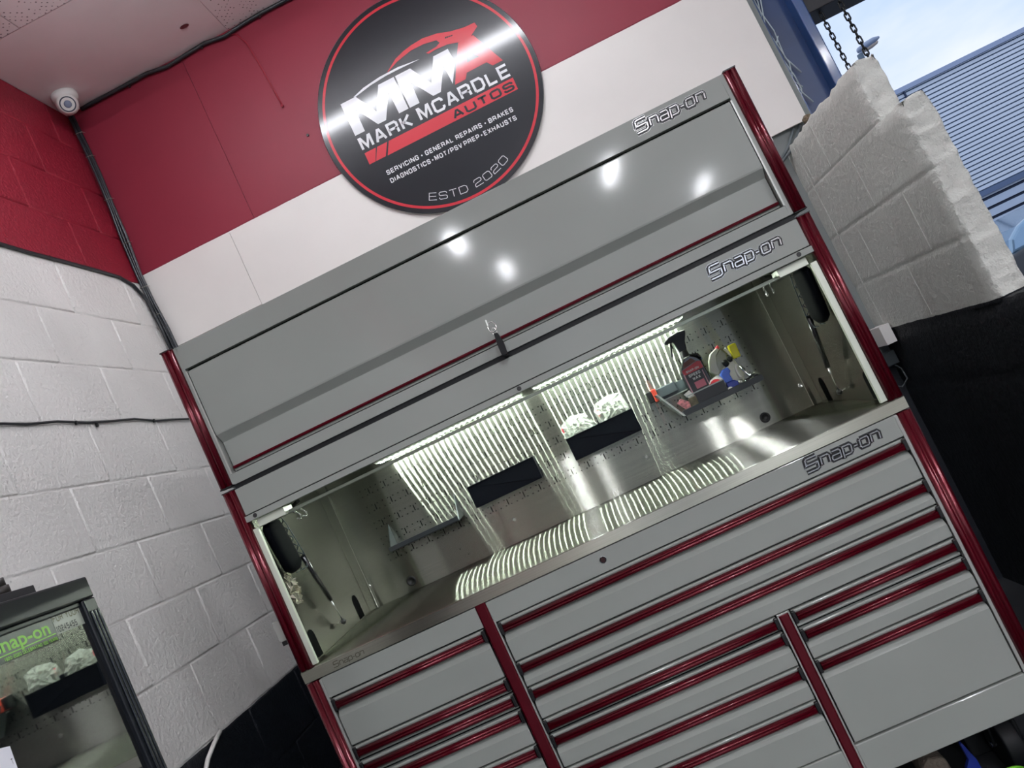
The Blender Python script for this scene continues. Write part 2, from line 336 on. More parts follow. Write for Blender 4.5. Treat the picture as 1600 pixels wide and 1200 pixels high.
# ceiling: perforated tiles with one smooth white board in the corner
def ceil_mat():
    M = mat('ceiling_tile', 'b9a9ac', rough=.85, vary=.05, vscale=2); nt = M.node_tree; b = nt.nodes['Principled BSDF']; l = nt.links.new
    tc = N(nt, 'ShaderNodeTexCoord'); mp = N(nt, 'ShaderNodeMapping'); mp.inputs['Scale'].default_value = (50, 50, .001); mp.inputs['Rotation'].default_value = (0, 0, .78); l(tc.outputs['Object'], mp.inputs[0])
    vo = N(nt, 'ShaderNodeTexVoronoi'); vo.inputs['Scale'].default_value = 1; vo.inputs['Randomness'].default_value = .25; l(mp.outputs[0], vo.inputs[0])
    lt = N(nt, 'ShaderNodeMath', operation='LESS_THAN'); lt.inputs[1].default_value = .17; l(vo.outputs['Distance'], lt.inputs[0])
    mx = N(nt, 'ShaderNodeMix', data_type='RGBA'); l(lt.outputs[0], mx.inputs['Factor']); mx.inputs['A'].default_value = lin('f2e9e9'); mx.inputs['B'].default_value = lin('8f8285'); l(mx.outputs['Result'], b.inputs['Base Color']); return M
CT = ceil_mat()
cm = MB(); cm.box(XW - .2, XR, YF, 1.8, ZC + .004, ZC + .1, 1)
CB = mat('ceiling_board', 'f2e9e9', rough=.7, vary=.05, vscale=3)
cm.box(XW, .27, .727, YB, ZC - .001, ZC + .004, 1)
xs = [.27 + .6 * i for i in range(-2, 9)]
for x in xs:
    y = .725 - .6 * 8
    for j in range(9):
        if x < .27 - .01 and j == 8: continue
        x0 = max(XW, x); cm.box(x0 + .0025, x + .6 - .0025, y + .6 * j + .0025, y + .6 * (j + 1) - .0025 + (.017 if j == 8 else 0), ZC - .002, ZC + .004, 0)
struct(cm.build('ceiling', [CT, CB]))
# rest of the workshop behind the viewer
PL = mat('plain_wall', 'cfcac6', rough=.7, vary=.05)
struct(MB().box(XW - .2, .6, YF - .2, YF, 0, ZC).box(4.9, XR + .2, YF - .2, YF, 0, ZC).box(.6, 4.9, YF - .2, YF, 3.0, ZC).build('wall_front', PL))
struct(MB().box(XR, XR + .2, YF, 1.7, 0, ZC).build('wall_right', PL))
# opening header over the doorway at the back right
DKS = mat('dark_lintel_steel', '17181d', rough=.5, vary=.2)
lt = MB().box(2.585, 6.6, 1.40, 1.60, 2.478, 2.72).box(2.585, 6.6, 1.44, 1.62, 2.72, ZC).box(6.6, XR + .2, 1.4, 1.6, 0, ZC)
struct(lt.build('trim_2', DKS, bevel=.004))


# ---------------------------------------------------------------- ceiling lamps (built with their own emitting tubes)
def batten(x, y, z, lx, ly, power, label):
    t = thing('batten_light', (x, y, z), label, 'ceiling light', 'batten lights on the workshop ceiling')
    MB().box(x - lx / 2, x + lx / 2, y - ly / 2, y + ly / 2, z + .03, z + .097).build('housing', WHITE, t)
    e = mat('tube_%d' % int(power * 10), 'f6f8ff', rough=.5, emit=power)
    MB().box(x - lx / 2 + .02, x + lx / 2 - .02, y - ly / 2 + .01, y + ly / 2 - .01, z, z + .03).build('diffuser', e, t, bevel=.008)
batten(.95, .17, 3.50, 2.3, .11, 24, 'long batten light on the ceiling just in front of the back wall')
for bx_, by_, lb_ in LAMPS:
    batten(bx_, by_, 3.50, .13, .85, LAMP_P, lb_)

# broken block stub wall on the right
def nib():
    mb = MB(); X0 = 2.23; T = .105
    def rough_box(y0, y1, z0, z1, amp_end, amp_top, st=.018, slope=None):
        ny = max(2, int((y1 - y0) / st)); nzz = max(2, int((z1 - z0) / st)); nt_ = 6
        def top(y):
            return z1 if slope is None else min(z1, slope(y))
        def P(i, j, k):
            y = y0 + (y1 - y0) * i / ny; z = z0 + (top(y) - z0) * j / nzz; x = X0 + T * k / nt_
            v = Vector((x, y, z)); nn = noise.noise(v * 22) * .6 + noise.noise(v * 55) * .4
            fe = max(0, 1 - (y - y0) / .05); ft = max(0, 1 - (top(y) - z) / .05) * (1 if z1 > 1.9 or y < .535 else 0)
            y += nn * amp_end * fe; z += noise.noise(v * 19 + Vector((5, 5, 5))) * amp_top * ft
            if fe > 0: x += (.012 * fe * fe if k == 0 else (-.012 * fe * fe if k == nt_ else 0)) * (1 if amp_end > .004 else 0)
            if ft > 0 and amp_top > .004: x += (.012 * ft * ft if k == 0 else (-.012 * ft * ft if k == nt_ else 0))
            # mortar grooves on the left face
            if k == 0:
                g = 0
                for zz in (1.775, 1.5535, 1.329, 1.104, .88, .655, .43, .205):
                    g = max(g, max(0, 1 - abs(z - zz) / .0075))
                x += .006 * g
            return (x, y, z)
        for fi in ('L', 'E', 'T', 'R'):
            if fi == 'L': A, B, f = ny, nzz, lambda a, b: P(a, b, 0)
            if fi == 'R': A, B, f = ny, nzz, lambda a, b: P(a, b, nt_)
            if fi == 'E': A, B, f = nt_, nzz, lambda a, b: P(0, b, a)
            if fi == 'T': A, B, f = ny, nt_, lambda a, b: P(a, nzz, b)
            v = [f(a, b) for a in range(A + 1) for b in range(B + 1)]
            mb.add(v, [(a * (B + 1) + b, (a + 1) * (B + 1) + b, (a + 1) * (B + 1) + b + 1, a * (B + 1) + b + 1) for a in range(A) for b in range(B)], 0, True)
    rough_box(.525, 1.41, 1.768, 1.985, .012, .014, st=.0074)
    rough_box(.363, 1.42, 1.11, 1.777, .016, .012, st=.0074)
    rough_box(-.6, 1.43, 0, 1.121, .004, .010, st=.02)
    # raised upright joints (perpends) on the face
    for y, za, zb in ((.826, 1.562, 1.765), (1.063, 1.338, 1.545), (.597, 1.338, 1.545), (.822, 1.13, 1.32), (1.016, 1.785, 1.96), (1.235, 1.785, 1.96), (1.27, 1.12, 1.96)):
        mb.box(X0 - .0016, X0 + .001, y - .0045, y + .0045, za, zb)
    return mb
NIB = zramp('stub_wall_paint', [(1.123, '070c13'), (9, 'd2d3cc')], rough=.5, bump=1.0, bscale=42, bdist=.014, wobble=.004, blotch=.05)
struct(nib().build('wall_stub', NIB))

# ================================================================ OUTSIDE
GRD = mat('asphalt', '6f7072', rough=.9, vary=.15, vscale=2, bump=.2, bscale=30)
struct(MB().box(-10, 60, 1.8, 60, -.14, -.04).build('ground', GRD))
fb = thing('metal_clad_building', (12, 14, 0), 'pale blue-grey building faced with horizontal corrugated metal sheeting', 'building')
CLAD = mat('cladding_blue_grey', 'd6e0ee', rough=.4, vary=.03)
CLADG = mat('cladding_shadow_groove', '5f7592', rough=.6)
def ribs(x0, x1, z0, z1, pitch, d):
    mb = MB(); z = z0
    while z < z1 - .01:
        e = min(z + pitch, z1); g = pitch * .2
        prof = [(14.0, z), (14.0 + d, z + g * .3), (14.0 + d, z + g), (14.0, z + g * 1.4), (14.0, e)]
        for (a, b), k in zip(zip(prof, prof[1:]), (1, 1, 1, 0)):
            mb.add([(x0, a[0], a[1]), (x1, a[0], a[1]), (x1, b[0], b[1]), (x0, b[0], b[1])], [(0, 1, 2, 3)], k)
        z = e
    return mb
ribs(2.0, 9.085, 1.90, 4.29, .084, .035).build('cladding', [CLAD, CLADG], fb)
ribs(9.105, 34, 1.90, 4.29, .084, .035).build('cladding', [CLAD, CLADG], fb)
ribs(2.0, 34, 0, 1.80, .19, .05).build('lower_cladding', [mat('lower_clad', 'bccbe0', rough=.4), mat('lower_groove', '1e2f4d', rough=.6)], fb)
MB().box(2, 34, 13.93, 14.1, 4.29, 4.38).build('roof_trim', mat('trim_bluegrey', '9aa9c6', rough=.5), fb)
MB().box(2, 34, 13.94, 14.08, 1.80, 1.90).build('gutter', mat('gutter_dark', '5a6e90', rough=.5), fb)
MB().box(2, 34, 14.1, 24, 0, 4.3).build('wall', CLADG, fb)
MB().box(9.08, 9.11, 13.97, 14.05, 1.9, 4.29).build('sheet_joint', mat('joint_dark', '2b3d5c', rough=.6), fb)
sl = thing('street_lamp', (14.42, 26, 0), 'grey street lamp with a drooping head against the sky', 'street lamp')
LG = mat('lamp_grey', '8d99ae', rough=.5)
MB().cyl((14.2, 26, -.04), (14.42, 26, 8.30), .14, .1).build('pole', mat('pole_grey', '5d6d7a', rough=.6), sl)
MB().cyl((14.40, 26, 8.24), (14.6, 26, 8.44), .06).lathe([(.02, -.42), (.16, -.36), (.22, -.1), (.2, .2), (.08, .42), (.01, .46)], (14.8, 26, 8.48), (.93, 0, .12), sx=1, sy=.55).build('lamp_head', LG, sl)
MB().lathe([(.01, -.3), (.15, -.2), (.17, .05), (.12, .25), (.01, .32)], (14.84, 26, 8.38), (.93, 0, .12), sx=.7, sy=.5).build('lamp_bowl', mat('bowl_beige', 'b9aa9c', rough=.4), sl)
car = thing('car', (8.6, 9.8, 0), 'dark parked car with a pale blue sky-lit windscreen beyond the stub wall', 'car')
CP = mat('car_paint_dark', '1b1d20', rough=.25, coat=.6)
MB().prism([(6.74, .32), (6.70, .60), (6.78, .80), (7.6, .93), (10.9, .95), (11.1, .6), (11.0, .3)], 8.9, 10.6, 'y').build('body', CP, car, bevel=.05, seg=3)
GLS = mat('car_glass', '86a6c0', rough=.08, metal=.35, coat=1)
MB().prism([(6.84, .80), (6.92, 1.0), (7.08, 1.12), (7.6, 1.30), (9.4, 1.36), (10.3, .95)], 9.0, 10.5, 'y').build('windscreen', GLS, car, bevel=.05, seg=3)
for x in (7.5, 10.2):
    for y in (8.95, 10.4): MB().cyl((x, y, .3), (x, y + .18, .3), .34, n=24).build('wheel', BLACKR, car)

# steel column, loose wires, chains in the opening
col = thing('steel_column', (2.49, 1.47, 0), 'blue painted steel column beside the white board and opening', 'column')
MB().box(2.40, 2.545, 1.452, 1.462, 0, ZC).build('web', mat('blue_web', '16335f', rough=.4, vary=.2), col)
MB().box(2.545, 2.588, 1.385, 1.54, 0, ZC).build('flange', BLUE, col, bevel=.006, seg=3)
MB().box(2.396, 2.404, 1.385, 1.54, 2.0, ZC).build('flange', BLUE, col, bevel=.002)
wr = thing('wire_bundle', (2.42, 1.41, 2.9), 'loose pale wires hanging down the blue steel column', 'wires')
WW = mat('wire_pale', 'b5c2c6', rough=.4)
for pts in ([(2.43, 3.4), (2.436, 2.638), (2.412, 2.53), (2.425, 2.43), (2.435, 2.33), (2.415, 2.25), (2.44, 2.21)],
            [(2.45, 3.4), (2.45, 2.64), (2.40, 2.47), (2.418, 2.36), (2.43, 2.27), (2.432, 2.2)],
            [(2.42, 3.4), (2.425, 2.6), (2.44, 2.49), (2.43, 2.36), (2.462, 2.27)],
            [(2.43, 2.25), (2.43, 2.2), (2.405, 2.16), (2.415, 2.09), (2.43, 2.02)],
            [(2.445, 2.46), (2.40, 2.40), (2.405, 2.34)], [(2.415, 2.235), (2.43, 2.18), (2.45, 2.13)]):
    MB().tube([(x, 1.432, z) for x, z in pts], .0028).build('wire', WW, wr)
CHAIN = mat('chain_dark', '2a2c2c', rough=.5, metal=.5)
def chain(x0, y, z0, z1, s, label):
    mb = MB(); z = z1; i = 0; dz = .0255 * s
    while z > z0:
        pts = []
        for t in range(16):
            a = 2 * math.pi * t / 16; u = math.cos(a) * .0095 * s; w = math.sin(a) * .0095 * s + (.0075 * s if math.sin(a) > 0 else -.0075 * s)
            pts.append((x0 + u * (1 if i % 2 == 0 else .3), y + u * (.25 if i % 2 == 0 else .95), z + w))
        mb.tube(pts, .0032 * s, n=6, closed=True); z -= dz; i += 1
    return tag(mb.build('chain', CHAIN), label, 'chain', 'hanging chains in the opening')
chain(2.656, 1.45, 1.2, 2.56, 1.0, 'dark hanging steel chain nearer the blue column')
chain(2.725, 1.40, 1.2, 2.56, 1.12, 'dark hanging steel chain in front of the street lamp')
tag(MB().lathe([(.0, -.02), (.018, -.012), (.024, .004), (.014, .018), (.0, .022)], (2.345, 1.30, 2.045), (.2, 0, 1), n=10).build('foam_lump', mat('foam_brown', '6f6250', rough=.9, bump=1, bscale=120, bdist=.01)), 'small lump of brown foam in the gap at the board corner', 'foam')
gp = thing('pipe_offcuts', (2.22, 1.35, 2.0), 'grey cables poking out under the white board beside the stub wall', 'cables')
for a, b, c in (((2.33, 1.37, 2.05), (2.25, 1.33, 1.97), (2.17, 1.33, 1.93)), ((2.30, 1.37, 2.05), (2.24, 1.34, 1.985), (2.19, 1.34, 1.95))):
    MB().tube([a, b, c], .007).build('cable', mat('cable_grey', '60686b', rough=.6), gp)

# ================================================================ SIGN
SX, SZ = .958, 2.873
sg = thing('round_sign', (SX, YB - .02, SZ), 'large round black garage sign with white and red lettering', 'sign')
MB().cyl((SX, YB - .001, SZ), (SX, YB - .0165, SZ), .503, n=128).build('disc', [SIGNB], sg)
mb = MB(); mb.cyl((SX, YB - .002, SZ), (SX, YB - .016, SZ), .5045, n=128, caps=False); mb.build('edge', mat('sign_edge', 'b8b8b4', rough=.5), sg)
YS = YB - .0175
PS = lambda u, v: (SX + u, YS, SZ + v)
PS2 = lambda u, v: (SX + u, YS - .0006, SZ + v)
mb = MB()
for i in range(128):
    a, b = 2 * math.pi * i / 128, 2 * math.pi * (i + 1) / 128
    mb.poly([PS(.483 * math.cos(a), .483 * math.sin(a)), PS(.483 * math.cos(b), .483 * math.sin(b)), PS(.471 * math.cos(b), .471 * math.sin(b)), PS(.471 * math.cos(a), .471 * math.sin(a))])
mb.build('ring', SIGNR, sg)
def tri_poly(pts, P, holes=()):
    from mathutils.geometry import tessellate_polygon
    loops = [[Vector((a, b, 0)) for a, b in pts]] + [[Vector((a, b, 0)) for a, b in h] for h in holes]
    flat = [v for l in loops for v in l]; mb = MB(); mb.add([P(v.x, v.y) for v in flat], [tuple(t) for t in tessellate_polygon(loops)]); return mb
M1 = [(-.364, .166), (-.2887, .166), (-.2321, .0618), (-.175, .166), (-.0985, .166), (-.0985, .007), (-.1455, .007), (-.1463, .1164), (-.2102, .007), (-.2499, .007), (-.3142, .1174), (-.3156, .007), (-.364, .007)]
M2 = [(-.0915, .166), (-.0166, .166), (.0406, .0618), (.0983, .166), (.1699, .166), (.1738, .0985), (.1235, .0149), (.1215, .1101), (.0608, .007), (.0234, .007), (-.0395, .1085), (-.044, .007), (-.0915, .007)]
AP = [(.1304, .0065), (.1861, .1079), (.2225, .1691), (.2956, .1691), (.3637, .0070), (.3152, .0063), (.297, .0320), (.1995, .0307), (.1824, .0070)]
AH = [(.2418, .1168), (.2775, .0708), (.22, .0709)]
CARP = [(-.1139, .199), (-.0555, .2357), (-.01, .250), (.0307, .2576), (.0894, .2618), (.1538, .2517), (.2131, .2313), (.2691, .2195), (.2939, .2175), (.3248, .2166), (.3287, .1953), (.2833, .168), (.2263, .1696), (.1777, .1848), (.1241, .1888), (.0855, .1868), (.0767, .1947), (.129, .199), (.1500, .208), (.1411, .2247), (.0836, .236), (.021, .237), (-.0565, .2201), (-.1076, .1989)]
WH = [(-.299, .168), (-.241, .1853), (-.1567, .1957), (-.0611, .1968), (.04, .1836), (-.0659, .1865), (-.1288, .1865), (-.2081, .1799), (-.2837, .1658)]
tri_poly(M1, PS).build('letter', SIGNW, sg); tri_poly(M2, PS).build('letter', SIGNW, sg); tri_poly(AP, PS, [AH]).build('letter', SIGNR, sg)
mb = tri_poly(CARP, PS); mb.build('car_outline', SIGNR, sg); tri_poly(WH, PS).build('bonnet_outline', SIGNW, sg)
mb = MB()
for i in range(4): mb.poly([PS2(.178 + i * .009, .213 - i * .0012), PS2(.183 + i * .009, .219 - i * .0018), PS2(.190 + i * .009, .218 - i * .0018), PS2(.185 + i * .009, .2115 - i * .001)])
mb.build('vent_mark', SIGNB, sg)
mb = MB()
for q in ([(-.3597, -.0826), (-.3034, -.0826), (-.3301, -.1380), (-.3602, -.1380)], [(-.2971, -.0826), (-.2473, -.0826), (-.2795, -.1380), (-.3274, -.1380)], [(-.2391, -.0826), (.3695, -.0826), (.3680, -.1390), (-.2707, -.1390)]):
    mb.poly([PS(*p) for p in q])
mb.build('red_bar', SIGNR, sg)
full_ = text2d('MARK MCARDLE', .062, .062 * .72, .0115, .0115 * .6 + .062 * .22 * .3, .55)[1]; kk_ = .733 / full_
w1_ = text2d('MARK', .062, .062 * .72, .0115, .0115 * .6 + .062 * .22 * .3)[1] * kk_; w2_ = text2d('MCARDLE', .062, .062 * .72, .0115, .0115 * .6 + .062 * .22 * .3)[1] * kk_
mb = MB(); put_text(mb, 'MARK', -.3625, -.0715, w1_, .062, .0115, PS, wf=.72); mb.build('name_lettering', SIGNW, sg)
mb = MB(); put_text(mb, 'MCARDLE', .3705 - w2_, -.0715, w2_, .062, .0115, PS, wf=.72); mb.build('name_lettering', SIGNW, sg)
mb = MB(); put_text(mb, 'AUTOS', .062, -.1335, .298, .040, .0092, PS2, wf=.95, gapf=.3); mb.build('lettering', SIGNB, sg)
mb = MB(); put_text(mb, 'SERVICING . GENERAL REPAIRS . BRAKES', -.308, -.2185, .618, .0215, .0042, PS, wf=.62, space=.85); mb.build('lettering', SIGNW, sg)
mb = MB(); put_text(mb, 'DIAGNOSTICS . MOT/PSV PREP . EXHAUSTS', -.308, -.2585, .616, .0215, .0042, PS, wf=.62, space=.42); mb.build('services_lettering', SIGNW, sg)
mb = MB()
q, w = text2d('ESTD 2020', .034, .034, .0028, .008, .7); Rb = .447; A0 = math.radians(-25.4); A1 = math.radians(26.6)
for poly in q:
    pp = []
    for p in poly:
        a = A0 + (A1 - A0) * p[0] / w; r = Rb - p[1]; pp.append(PS(r * math.sin(a), -r * math.cos(a)))
    mb.poly(pp)
mb.build('lettering', SIGNW, sg)

# ================================================================ WALL-MOUNTED SMALL THINGS
cc = thing('security_camera', (-.49, 1.21, 3.58), 'white dome security camera in the ceiling corner', 'security camera')
d = (CAM - Vector((-.49, 1.2, 3.53))); d.x += .3; d.normalize()
MB().lathe([(.056, 0), (.056, -.022), (.048, -.034), (.03, -.04)], (-.492, 1.20, 3.599), n=32).build('base', WHITE, cc)
c0 = Vector((-.492, 1.195, 3.55))
MB().lathe([(.0, -.045), (.026, -.04), (.043, -.02), (.047, 0), (.046, .02), (.040, .034), (.034, .04)], c0, d, n=32).build('housing', WHITE, cc)
MB().lathe([(.034, .039), (.031, .043), (.026, .038)], c0, d, n=32).lathe([(.0, .036), (.026, .037)], c0, d, n=32).build('bezel', mat('bezel_grey', '3b4452', rough=.3), cc)
MB().lathe([(.017, .036), (.015, .044), (.008, .047), (.0, .048)], c0, d, n=24).build('lens', mat('lens_grey', '7d8aa0', rough=.1), cc)
# cable bundle down the corner
cb = thing('cable_bundle', (-.56, 1.31, 3.0), 'bundle of black cables running down the wall corner behind the top locker', 'cables')
ctr = [(-.553, 3.57), (-.548, 3.4), (-.546, 3.27), (-.550, 3.1), (-.557, 2.95), (-.563, 2.76), (-.560, 2.62), (-.552, 2.48), (-.548, 2.36), (-.545, 2.2), (-.545, 1.9)]
for k in range(6):
    ox, oy = (k % 3 - 1) * .0085, (k // 3) * .009
    pts = []
    for i, (x, z) in enumerate(ctr):
        s = 1 + (.6 if z < 2.6 else 0) + (.5 if 3.1 > z > 2.8 else 0)
        pts.append((x + ox * s + random.uniform(-.001, .001), 1.322 - oy - (.004 if z < 2.6 else 0), z))
    MB().tube(pts, .0044 if k % 3 else .0058).build('cable', mat('cable_sheen%d' % (k % 2), ['1d2024', '2b2f35'][k % 2], rough=.3), cb)
for z in (3.48, 3.36, 3.14, 2.92, 2.70, 2.56):
    x = min(ctr, key=lambda c: abs(c[1] - z))[0]
    MB().tube([(x - .017, 1.333, z), (x - .016, 1.306, z), (x + .016, 1.306, z - .004), (x + .017, 1.333, z)], .0012, n=5).build('zip_tie', TIE, cb)
def wallcable(name, pts, r, label, clips=()):
    t = thing(name, pts[0], label, 'cable'); MB().tube(pts, r).build('cable', CABLE, t)
    for c in clips: MB().box(c[0] - .003, c[0] + .006, c[1] - .004, c[1] + .004, c[2] - .008, c[2] + .006).build('cable_clip', BLACK, t, bevel=.001)
xc = XW + .006
wallcable('wall_cable', [(xc, -2.2 + .2 * i, 2.727 + .003 * math.sin(i * 1.7)) for i in range(17)] + [(xc, 1.16, 2.727), (xc + .004, 1.24, 2.70), (xc + .01, 1.29, 2.63), (-.562, 1.30, 2.5), (-.56, 1.302, 2.3)], .0075, 'black cable along the red and white paint line of the left wall', [(xc, .7, 2.727), (xc, 1.15, 2.727)])
wallcable('wall_cable', [(xc - .001, -2.2 + .15 * i, 2.049 + .005 * math.sin(i * 2.3) + .002 * math.sin(i * 5.1)) for i in range(23)] + [(xc, 1.29, 2.05)], .0045, 'thin black cable crossing the white part of the left wall', [(xc, .44, 2.045), (xc, .93, 2.045), (xc, .55, 2.035)])
wallcable('ceiling_cable', [(-.5, 1.326, 3.585)] + [(-.45 + .1 * i, 1.325, 3.588 - (.018 * math.sin(i * 1.1) ** 2 if 2 < i < 9 else .002)) for i in range(26)], .009, 'black cable along the joint of ceiling and red wall', [(-.25, 1.325, 3.575), (.13, 1.325, 3.575), (.43, 1.325, 3.575)])
tag(MB().tube([(.27, 1.338, 3.575), (.30, 1.338, 3.56), (.325, 1.338, 3.5), (.335, 1.338, 3.40), (.345, 1.338, 3.28), (.352, 1.338, 3.17)], .004).cyl((.352, 1.338, 3.165), (.352, 1.326, 3.16), .006).build('painted_cable', mat('red_cable_paint', '8b1a2d', rough=.5)), 'thin cable painted red hanging on the red wall panel', 'cable')
tag(MB().lathe([(.0, .0035), (.012, .003), (.02, .001), (.022, 0)], (.14, 1.17, ZC - .0042), (0, 0, 1), n=9, sx=1, sy=.6).build('paint_chip', mat('paint_chip_brown', '6a2f35', rough=.7)), 'small dark red paint spot on the white ceiling board', 'paint spot')
tag(MB().cyl((.40, YB + .001, 2.99), (.40, YB - .006, 2.99), .006, n=10).build('wall_plug', BLACK), 'tiny dark wall plug in the red panel left of the round sign', 'wall plug')
# right: socket boxes on back wall near stub wall
bx = thing('junction_box', (2.2, 1.3, 1.15), 'pale blank box on the wall right of the tool hutch', 'junction box')
# ================================================================ ROLL CAB
XM = 1.73
rc = thing('tool_roll_cab', (XM / 2, .38, 0), 'wide grey tool cabinet with red trimmed drawers under a steel worktop', 'tool cabinet')
MB().box(.004, XM - .002, .014, .76, .213, .998).build('body', DARK, rc)
SIDE = GREY
MB().box(.0, .006, .01, .76, .205, .999).box(XM, XM + .005, .01, .76, .205, .999).build('side_panel', SIDE, rc)
def post(mb, x0, x1, z0, z1, y0=-.010, y1=.02):
    w = x1 - x0
    prof = [(x0, y1), (x0, y0 + .006), (x0 + w * .08, y0 + .002), (x0 + w * .22, y0 - .001), (x0 + w * .36, y0), (x0 + w * .42, y0 + .0035), (x0 + w * .50, y0 + .004), (x0 + w * .56, y0 + .0005), (x0 + w * .75, y0 - .002), (x0 + w * .93, y0 + .002), (x1, y0 + .007), (x1, y1)]
    return mb.prism(prof, z0, z1, 'z', 0, True)
def flatpost(mb, x0, x1, z0, z1, y=-.006):
    prof = [(x0, .02), (x0, y + .003), (x0 + .004, y), (x1 - .004, y), (x1, y + .003), (x1, .02)]
    return mb.prism(prof, z0, z1, 'z', 0)
post(MB(), 0.0, .036, .20, 1.0).build('corner_trim', RED, rc)
post(MB(), 1.701, 1.738, .20, 1.0).build('corner_trim', RED, rc)
MB().box(.036, .043, -.004, .02, .20, .998).box(1.692, 1.701, -.004, .02, .20, .998).build('edge_strip', mat('light_edge', 'a9aba6', rough=.3, metal=.4), rc, bevel=.0015)
flatpost(MB(), .5055, .5365, .20, 1.003).build('upright_trim', RED, rc, bevel=.001)
flatpost(MB(), 1.211, 1.237, .20, .660).build('upright_trim', RED, rc, bevel=.001)
MB().box(.5365, .541, -.004, .02, .20, .95).box(1.2065, 1.211, -.003, .02, .20, .664).box(1.237, 1.2415, -.003, .02, .20, .664).box(1.2065, 1.2415, -.003, .02, .660, .6645).build('edge_strip', mat('light_edge', 'a9aba6'), rc, bevel=.001)
MB().box(.043, .5055, -.003, .02, .943, 1.0).box(.5365, 1.70, -.003, .02, .9425, 1.0).build('header_panel', GREY, rc, bevel=.0015)
MB().box(.043, .5055, -.003, .02, .205, .2945).box(.541, 1.2065, -.003, .02, .205, .2945).box(1.2415, 1.692, -.003, .02, .205, .2945).build('bottom_panel', GREY, rc, bevel=.003)
def drawer(x0, x1, zt, zb):
    zt -= .0026; zb += .0016; h = zt - zb
    slim = h < .06
    if slim:
        prof = [(.012, zb + .002), (.006, zb), (.004, zb + .004), (.010, zt - .031), (.014, zt - .028), (.014, zt - .012), (-.002, zt - .009), (-.004, zt - .004), (-.002, zt), (.014, zt)]
    else:
        prof = [(.014, zb), (-.002, zb), (-.004, zb + .003), (-.004, zt - .052), (-.002, zt - .049), (.012, zt - .031), (.013, zt - .028), (.013, zt - .012), (-.002, zt - .009), (-.004, zt - .004), (-.002, zt), (.014, zt)]
    d = MB().prism(prof, x0 + .003, x1 - .003, 'x').build('drawer', GREY, rc, bevel=.002, seg=3)
    hx0, hx1 = x0 + .001, x1 - .001; a = zt - .0095
    hp = [(.012, a), (-.004, a + .0005), (-.011, a - .003), (-.0135, a - .006), (-.0120, a - .0085), (-.0105, a - .0095), (-.013, a - .012), (-.0125, a - .017), (-.009, a - .020), (.004, a - .021), (.012, a - .020)]
    MB().prism(hp, hx0 + .011, hx1 - .011, 'x', 0, True).build('handle', RED, d)
    MB().box(hx0, hx0 + .010, -.010, .012, a - .024, zt - .001).box(hx1 - .010, hx1, -.010, .012, a - .024, zt - .001).build('end_cap', BLACK, d, bevel=.002)
LC = [.941, .8025, .7585, .7135, .6155, .456, .296]; WC = [.9415, .8265, .7545, .6645]; CC = [.6645, .6225, .528, .436, .296]; RCc = [.6635, .6125, .5265, .298]
for a, b in zip(LC, LC[1:]): drawer(.044, .5045, a, b)
for a, b in zip(WC, WC[1:]): drawer(.542, 1.6915, a, b)
for a, b in zip(CC, CC[1:]): drawer(.542, 1.206, a, b)
for a, b in zip(RCc, RCc[1:]): drawer(1.242, 1.6915, a, b)
lk = MB().lathe([(.010, .0), (.010, .003), (.0088, .005), (.0088, .004)], (.868, -.0028, .975), (0, -1, 0), n=24); lk.lathe([(.0, .0045), (.0085, .0045)], (.868, -.0028, .975), (0, -1, 0), n=24)
lko = lk.build('lock', CHROME, rc)
MB().cyl((.868, -.007, .975), (.868, -.0095, .975), .0062, n=20).box(.867, .869, -.0102, -.0096, .971, .979).build('lock_core', mat('lock_dark', '4a3434', rough=.3, metal=.7), lko)
# casters under the cab
for cx_, cy_ in ((.12, .12), (1.22, .12), (1.62, .14), (.12, .62), (1.62, .64), (1.22, .64)):
    ca = MB().box(cx_ - .05, cx_ + .05, cy_ - .045, cy_ + .045, .196, .214).prism([(cy_ - .03, .2), (cy_ + .03, .2), (cy_ + .05, .075), (cy_ + .01, .075)], cx_ - .034, cx_ - .029, 'x').prism([(cy_ - .03, .2), (cy_ + .03, .2), (cy_ + .05, .075), (cy_ + .01, .075)], cx_ + .029, cx_ + .034, 'x').build('caster', mat('caster_dark_metal', '2a2d2e', rough=.4, metal=.6), rc)
    MB().cyl((cx_ - .024, cy_ + .025, .078), (cx_ + .024, cy_ + .025, .078), .078, n=28).build('wheel', BLACKR, ca, bevel=.006)
    MB().cyl((cx_ - .037, cy_ + .025, .078), (cx_ + .037, cy_ + .025, .078), .009, n=12).build('axle', CHROME, ca)
